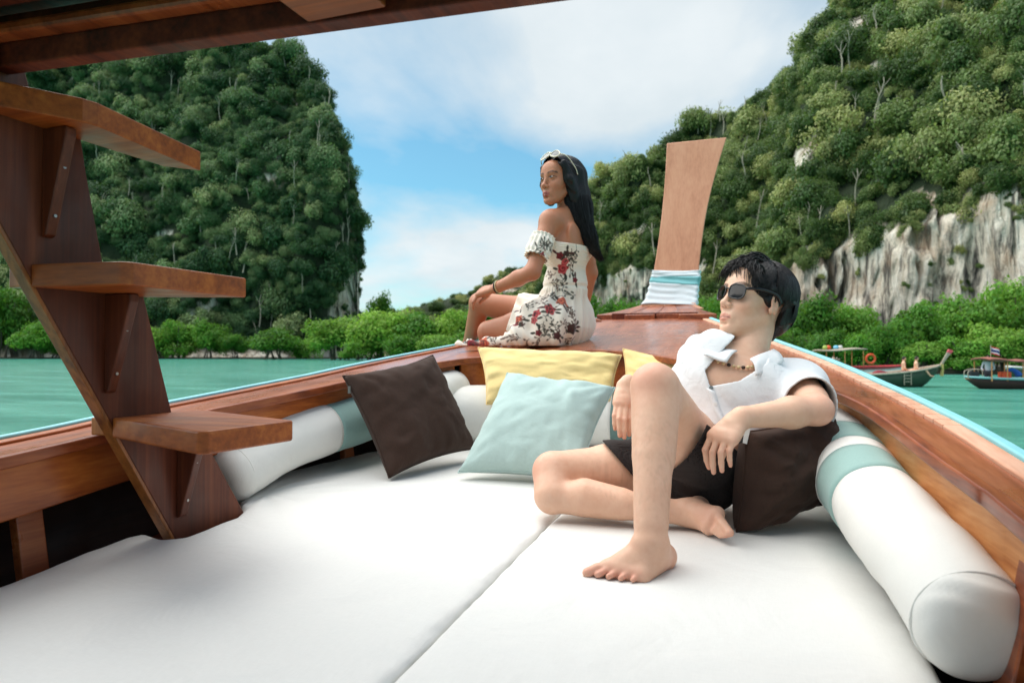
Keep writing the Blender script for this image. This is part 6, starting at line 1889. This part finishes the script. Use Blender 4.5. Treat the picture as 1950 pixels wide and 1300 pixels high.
# ------------------------------------------------------------------ moored boats by the right shore
def pc(name, c, rough=0.6): 
    if name not in M: M[name] = plain(name, c, rough, 0.15, 4)
    return M[name]
def mini_person(label, base, fwd, pose, top, bottom, skin=(226, 176, 146), hair=(40, 28, 22), group=None):
    fwd = nrm(fwd); left = np.cross([0, 0, 1.0], fwd); base = np.asarray(base, float)
    w = lambda x, y, z: base + fwd * x + left * y + np.array([0, 0, z])
    f = Field(base - [.8, .8, .2], base + [.8, .8, 1.9], 0.026)
    h0 = 0.12 if pose == 'sit' else 0.88
    f.cap(w(0, 0, h0), w(0.0, 0, h0 + 0.22), 0.14, 0.13, 0.05, flat=(fwd, .75)); f.cap(w(0, 0, h0 + .22), w(0, 0, h0 + .46), 0.13, 0.15, 0.05, flat=(fwd, .7))
    f.cap(w(0, -.17, h0 + .50), w(0, .17, h0 + .50), 0.06, 0.06, 0.05); f.cap(w(0, 0, h0 + .5), w(.01, 0, h0 + .64), 0.055, 0.05, 0.03)
    f.ell(w(.02, 0, h0 + .74), np.stack([fwd, left, [0, 0, 1]]), (.10, .08, .125), 0.02); f.ell(w(.115, 0, h0 + .72), np.stack([fwd, left, [0, 0, 1]]), (.02, .016, .02), 0.01)
    for s in (-1, 1):
        f.cap(w(0, .19 * s, h0 + .49), w(.06, .26 * s, h0 + .22), .05, .04, .02); f.cap(w(.06, .26 * s, h0 + .22), w(.26, .16 * s, h0 + .10), .04, .03, .01)
        f.cap(w(.26, .16 * s, h0 + .10), w(.34, .14 * s, h0 + .07), .032, .022, .01)
        if pose == 'sit':
            f.cap(w(0, .09 * s, h0), w(.42, .15 * s, h0 + .16), .085, .06, .03); f.cap(w(.42, .15 * s, h0 + .16), w(.62, .13 * s, h0 - .14), .055, .04, .01); f.cap(w(.62, .13 * s, h0 - .14), w(.76, .14 * s, h0 - .16), .035, .03, .01)
        else:
            f.cap(w(0, .09 * s, h0), w(.02, .10 * s, .46), .09, .06, .03); f.cap(w(.02, .10 * s, .46), w(0, .10 * s, .07), .058, .04, .01); f.cap(w(0, .10 * s, .05), w(.16, .11 * s, .03), .04, .03, .01)
    V, F = f.mesh()
    z = V[:, 2] - base[2]; x = (V - base) @ fwd; y = np.abs((V - base) @ left)
    C = np.tile(np.array(lin(skin)[:3]), (len(V), 1))
    if top is not None: C[(z > h0 + .10) & (z < h0 + .56) & (y < .30) & (x < .2)] = lin(top)[:3]
    m = (z < h0 + .12) & (x < .40) & (z > h0 - .40); C[m] = lin(bottom)[:3]
    C[(z > h0 + .70) & (x < .075 + 0.6 * (z - h0 - .78))] = lin(hair)[:3]
    o = obj('person', V, F, M['skin_far'], loc=base, smooth=True, cols=C)
    return tag(o, label, 'person', group)
t_ = NT('far_person'); M['skin_far'] = t_.bsdf(Base_Color=t_.n('ShaderNodeAttribute', attribute_name='Col').outputs['Color'], Roughness=0.7)

def longtail(label, bow, head, L, B, Hh, hullm, railm, inm, prow=None, band=None, rise=0.75, prowtip=None):
    'slender planked hull with swept sheer; head = direction the bow points'
    head = nrm(head); lf = np.cross([0, 0, 1.0], head); bow = np.asarray(bow, float); st = bow - head * L
    root = thing('long_tail_boat', label, 'boat', tuple(bow - head * L * 0.5), None)
    n = 26; T = np.linspace(0, 1, n)
    hw = B / 2 * (0.72 + 0.28 * np.sin(T * math.pi * 0.8)) * np.sqrt(np.clip(1 - T ** 5, 0.0015, 1))
    zs = Hh * (1 + 0.12 * (1 - T) ** 2 + rise * T ** 4)
    zk = -0.25 + (Hh * (1 + rise) + 0.15) * np.clip((T - 0.80) / 0.2, 0, 1) ** 2.2
    V = []
    for i in range(n):
        c = st + head * L * T[i]
        for k, (a, b) in enumerate([(1, 1), (.93, .66), (.72, .30), (.0, 0), (-.72, .30), (-.93, .66), (-1, 1)]):
            p = c + lf * hw[i] * a; V.append((p[0], p[1], zk[i] + (zs[i] - zk[i]) * b))
    F = [(i * 7 + k, i * 7 + k + 1, (i + 1) * 7 + k + 1, (i + 1) * 7 + k) for i in range(n - 1) for k in range(6)] + [tuple(range(7))]
    hl = fix_normals(obj('hull', V, F, hullm, root, smooth=True, sharp=40))
    m = hl.modifiers.new('thickness', 'SOLIDIFY'); m.thickness = 0.05; m.offset = -1
    V = np.array(V).reshape(n, 7, 3)
    for s in (0, 6):
        Vt, Ft = tube(V[:, s] + np.array([0, 0, 0.02]), 0.055, 8); obj('rail', Vt, Ft, railm, root, smooth=True)
    if band is not None:
        for s, sg in ((0, 1), (6, -1)):
            a, b = V[:, s] + lf * 0.012 * sg - [0, 0, .05], V[:, s] * .72 + V[:, s + (1 if s == 0 else -1)] * .28 + lf * 0.014 * sg
            Vb = np.vstack([a, b]); Fb = [(i, i + 1, n + i + 1, n + i) for i in range(n - 1)]
            ob = fix_normals(obj('stripe', Vb, Fb, band, root)); m = ob.modifiers.new('thickness', 'SOLIDIFY'); m.thickness = 0.012; m.offset = 0
    # floorboards and bow deck
    fl = [p for i in (1, n - 6) for p in (V[i, 2] * .999, V[i, 4] * .999)]
    obj('floor', [fl[0], fl[1], fl[3], fl[2]], [(0, 1, 2, 3)], inm, root)
    j = n - 7
    Vd = np.vstack([np.stack([V[i, 0] * .96 + V[i, 6] * .04 - [0, 0, .06], V[i, 6] * .96 + V[i, 0] * .04 - [0, 0, .06]]) for i in range(j, n)]); k = n - j
    ob = fix_normals(obj('bow_deck', Vd, [(2 * i, 2 * i + 1, 2 * i + 3, 2 * i + 2) for i in range(k - 1)], inm, root)); m = ob.modifiers.new('thickness', 'SOLIDIFY'); m.thickness = 0.03
    for t in (0.22, 0.4, 0.56):
        c = st + head * L * t; hwt = np.interp(t, T, hw) * .95; zt = np.interp(t, T, zs) - 0.12
        Vb, Fb = boxv(np.array([c[0], c[1], zt]), 0.22, hwt * 2, 0.035, X=head, Y=lf); obj('thwart', Vb, Fb, inm, root)
    if prow is not None:
        zb = zs[-1] - 0.05; b = bow + head * 0.02
        c = [(b - head * 0.25 + [0, 0, zb - 0.15 - b[2]], .07), (b + head * 0.05 + [0, 0, zb + .12 - b[2]], .055), (b + head * prow[0] * 0.55 + [0, 0, zb + prow[1] * .6 - b[2]], .075), (b + head * prow[0] + [0, 0, zb + prow[1] - b[2]], .13)]
        def blade(c, name, mat):
            Vp = []
            for (p, r) in c: 
                e = nrm(head * 0.9 - UP * 0.35)
                Vp += [p + lf * .035 + e * r, p - lf * .035 + e * r, p - lf * .035 - e * r, p + lf * .035 - e * r]
            Fp = [(i * 4 + k, i * 4 + (k + 1) % 4, (i + 1) * 4 + (k + 1) % 4, (i + 1) * 4 + k) for i in range(len(c) - 1) for k in range(4)] + [(3, 2, 1, 0), tuple(range(len(Vp) - 4, len(Vp)))]
            return bevel(fix_normals(obj(name, Vp, Fp, mat, root)), 0.012)
        mid = lambda a, b, t: (a[0] * (1 - t) + b[0] * t, a[1] * (1 - t) + b[1] * t)
        blade([c[0], c[1], c[2], mid(c[2], c[3], .55)], 'prow', railm); blade([mid(c[2], c[3], .56), c[3]], 'prow_tip', prowtip or railm)
        for i in range(5):
            a = c[1][0] + head * (0.05 - 0.03 * i) + lf * (0.05 if i % 2 else -0.05)
            Vt, Ft = tube([a, a + np.array([0, 0, -.28]) + head * .03 * i, a + np.array([0, 0, -.62]) + head * 0.04 * math.sin(i * 2)], [.03, .035, .02], 6)
            obj('garland', Vt, Ft, pc('garland_cloth', [(214, 190, 120), (200, 190, 170)][0], .9), root)
    return root, st, head, lf, T, hw, zs
def boat_canopy(root, c0, head, lf, L, Wd, z, posts_z, mat, thick=0.05, sag=0.1):
    n = 9; V = []
    for i in range(n):
        t = i / (n - 1) - .5
        for s in (-1, -.5, 0, .5, 1):
            p = c0 + head * L * t + lf * Wd / 2 * s; V.append((p[0], p[1], z + sag * (1 - s * s) + 0.06 * math.sin(t * 5)))
    F = [(i * 5 + k, i * 5 + k + 1, (i + 1) * 5 + k + 1, (i + 1) * 5 + k) for i in range(n - 1) for k in range(4)]
    o = obj('canopy', V, F, mat, root, smooth=True); m = o.modifiers.new('thickness', 'SOLIDIFY'); m.thickness = thick
    for t in (-.42, 0, .42):
        for s in (-1, 1):
            p = c0 + head * L * t + lf * Wd * .46 * s
            Vt, Ft = tube([(p[0], p[1], posts_z), (p[0], p[1], z)], 0.025, 6); obj('post', Vt, Ft, M['wood_light'], root)
greenh, redh, whiteh = pc('green_hull_paint', (62, 78, 60)), pc('dark_red_hull_paint', (66, 30, 28)), pc('white_hull_paint', (214, 210, 204))
redp, bluep, pinkp = pc('red_trim_paint', (176, 44, 48)), pc('pale_blue_trim', (128, 176, 178)), pc('pink_red_cloth', (226, 92, 104))
grey_w, tarp, orange = pc('weathered_wood', (176, 162, 144), .8), pc('faded_red_tarp', (150, 92, 80), .9), pc('orange_plastic', (232, 86, 40), .4)
blue_c, navy = pc('blue_tarp', (40, 96, 190), .7), pc('navy_cloth', (40, 48, 96), .8)

hd = nrm(RT * 0.97 + FW * 0.12 * 0 - FW * 0.10)
b1 = at(1790, 672, 35.5); b1[2] = 0
root, st, h_, l_, T_, hw_, zs_ = longtail('green moored long-tail boat with red prow cloth, two bathers sitting at its bow', b1, hd, 8.5, 1.5, 0.55, greenh, grey_w, M['wood_light'], (0.52, 0.86), None, 1.0, pinkp)
Vb, Fb = join([boxv(b1 - h_ * 1.9 - l_ * (np.interp(.78, T_, hw_) + .05) + [0, 0, .28 + .16 * k], 0.34, 0.03, 0.03, X=h_, Y=l_) for k in range(3)] + [boxv(b1 - h_ * (1.9 + .17 * s) - l_ * (np.interp(.78, T_, hw_) + .05) + [0, 0, .42], 0.03, 0.03, 0.62, X=h_, Y=l_) for s in (-1, 1)])
obj('boarding_ladder', Vb, Fb, grey_w, root)
for i, (o1, o2) in enumerate([(0.86, 0.18), (0.34, -0.16)]):
    p = b1 - h_ * (0.95 + o1 * 0.9) + l_ * o2; p[2] = 0.60
    mini_person(['bare-chested bather at the bow of the green boat, seated nearer its stern', 'bare-chested bather at the bow of the green boat, seated nearer its prow'][i], p, nrm(h_ * 0.9 - FW * 0.35), 'sit', None, [(86, 34, 44), (40, 40, 70)][i])
bag = obj('bundle', *tube(spline([b1 - h_ * 3.4 + [0, 0, .55], b1 - h_ * 3.0 + [0, 0, .62], b1 - h_ * 2.5 + [0, 0, .58]], 10), np.array([.08, .16, .2, .22, .23, .22, .2, .18, .14, .06]), 12), pc('maroon_cloth', (132, 44, 52), .9), smooth=True, loc=tuple(b1 - h_ * 3 + [0, 0, .45]))
tag(bag, 'maroon bundle lying amidships in the green boat', 'bundle')
# boat behind, with white and red side and a pole roof
b2 = at(1722, 672, 41); b2[2] = 0
root, st, h_, l_, T_, hw_, zs_ = longtail('white and red moored boat with pole roof behind the green boat', b2, RT, 9.5, 1.6, 0.85, whiteh, redp, M['wood_light'], None, redp, 0.15)
cc = b2 - RT * 3.9
boat_canopy(root, cc, h_, l_, 2.6, 1.5, 1.9, 0.7, grey_w, 0.06, 0.05)
an = np.linspace(0, 2 * math.pi, 25)
c = b2 - RT * 2.45 - FW * 0.8 + [0, 0, 1.42]
tag(obj('life_ring', *tube(c + 0.26 * (np.cos(an)[:, None] * RT + np.sin(an)[:, None] * UP), 0.07, 8, caps=False), orange, smooth=True, loc=c), 'orange life ring hung under the pole roof of the red and white boat', 'life ring')
for i, (dx_, mt, lb) in enumerate([(-4.75, pc('lime_box', (170, 190, 90)), 'lime green bag on the pole roof, leftmost'), (-4.55, orange, 'orange buoy on the pole roof beside the lime bag'), (-4.1, pc('sky_box', (120, 190, 220)), 'light blue bag on the pole roof'), (-3.85, whiteh, 'white sack on the pole roof beside the light blue bag')]):
    p = b2 + RT * dx_ + [0, 0, 2.02]
    tag(obj('bag', *tube(spline([p - RT * .12, p + [0, 0, .06], p + RT * .12], 8), [.05, .11, .13, .14, .14, .13, .1, .05], 10), mt, smooth=True, loc=p - [0, 0, .1]), lb, 'bag')
# dark red boat at the right edge
b3 = at(1838, 672, 33.5); b3[2] = 0
root, st, h_, l_, T_, hw_, zs_ = longtail('dark red moored long-tail boat with roof and flag at the right edge', b3, -RT, 9.0, 1.6, 0.42, redh, bluep, M['wood_light'], None, None, 0.35)
cc = b3 + RT * 1.62
boat_canopy(root, cc, h_, l_, 1.8, 1.35, 1.36, 0.4, tarp, 0.06, 0.08)
fp = b3 + RT * 1.25
Vt, Ft = tube([fp + [0, 0, 1.36], fp + [0, 0, 2.14]], 0.015, 6)
flag = thing('flag', 'red, white and blue striped flag flying over the dark red boat', 'flag', tuple(fp + [0, 0, 1.4]))
obj('flagpole', Vt, Ft, grey_w, flag)
zc = 0
rows_ = [('red', 1, (190, 40, 50)), ('white', 1, (232, 232, 236)), ('blue', 2, (48, 58, 120)), ('white', 1, (232, 232, 236)), ('red', 1, (190, 40, 50))]
for nm, hh, c in rows_:
    V = []; n = 9
    for i in range(n):
        for z in (zc, zc + hh):
            t = i / (n - 1); p = fp + RT * 0.46 * t + FW * 0.06 * math.sin(t * 7) + np.array([0, 0, 2.10 - 0.062 * z - 0.16 * t])
            V.append(p)
    o = obj('flag_stripe', V, [(2 * i, 2 * i + 2, 2 * i + 3, 2 * i + 1) for i in range(n - 1)], pc('flag_' + nm, c, .8), flag, smooth=True)
    m = o.modifiers.new('thickness', 'SOLIDIFY'); m.thickness = 0.006
    zc += hh
p = b3 + RT * 1.12; p[2] = 0.22
mini_person('boatman in a grey shirt standing under the roof of the dark red boat', p - [0, 0, 0.32], -FW * .6 - RT * .5, 'stand', (176, 178, 186), (46, 48, 58), (150, 104, 80))
for i, x in enumerate((1.55, 1.86)):
    c = b3 + RT * x - l_ * 0.0 - FW * 0.3 + [0, 0, .62]
    jk = thing('life_jacket', ['orange life jacket hanging in the dark red boat, nearer the boatman', 'orange life jacket hanging in the dark red boat, nearer the blue tarp'][i], 'life jacket', tuple(c))
    for s in (-1, 1):
        Vb, Fb = boxv(c + RT * .085 * s, .14, .10, .42, X=RT, Y=FW); bevel(obj('panel', Vb, Fb, orange, jk), .035, 3)
    Vb, Fb = boxv(c + FW * .04 + [0, 0, .16], .28, .05, .14, X=RT, Y=FW); bevel(obj('collar', Vb, Fb, orange, jk), .02)
c = b3 + RT * 2.12 - FW * .2 + [0, 0, .86]
tag(obj('tarpaulin', *tube(spline([c - RT * .22, c + [0, 0, .10], c + RT * .25 - [0, 0, .06], c + RT * .35 - [0, 0, .2]], 12), np.linspace(.06, .16, 12), 10), blue_c, smooth=True, loc=c), 'bright blue folded tarpaulin on the dark red boat', 'tarpaulin')
# engine frame at the near end
eng = thing('boat_engine', 'dark outboard engine with pipe frame at the left end of the dark red boat', 'engine', tuple(b3 + RT * .35 + [0, 0, .5]))
ce = b3 + RT * .38 + [0, 0, .72]
bevel(obj('block', *boxv(ce, .42, .3, .26, X=RT, Y=FW), pc('engine_dark', (38, 38, 40), .5), eng), .03)
for s in (-1, 1):
    Vt, Ft = tube(spline([ce + RT * -.34 + FW * .14 * s - [0, 0, .22], ce + RT * -.30 + FW * .14 * s + [0, 0, .16], ce + RT * .30 + FW * .14 * s + [0, 0, .22], ce + RT * .36 + FW * .14 * s - [0, 0, .2]], 16), .02, 6); obj('frame', Vt, Ft, grey_w, eng)
b4 = at(1915, 672, 37); b4[2] = 0
root, st, h_, l_, T_, hw_, zs_ = longtail('white-decked boat partly hidden behind the dark red boat', b4, nrm(-RT * .95 - FW * .2), 8, 1.7, 0.8, greenh, whiteh, whiteh, None, whiteh, 0.25)
# mooring rope to the shore
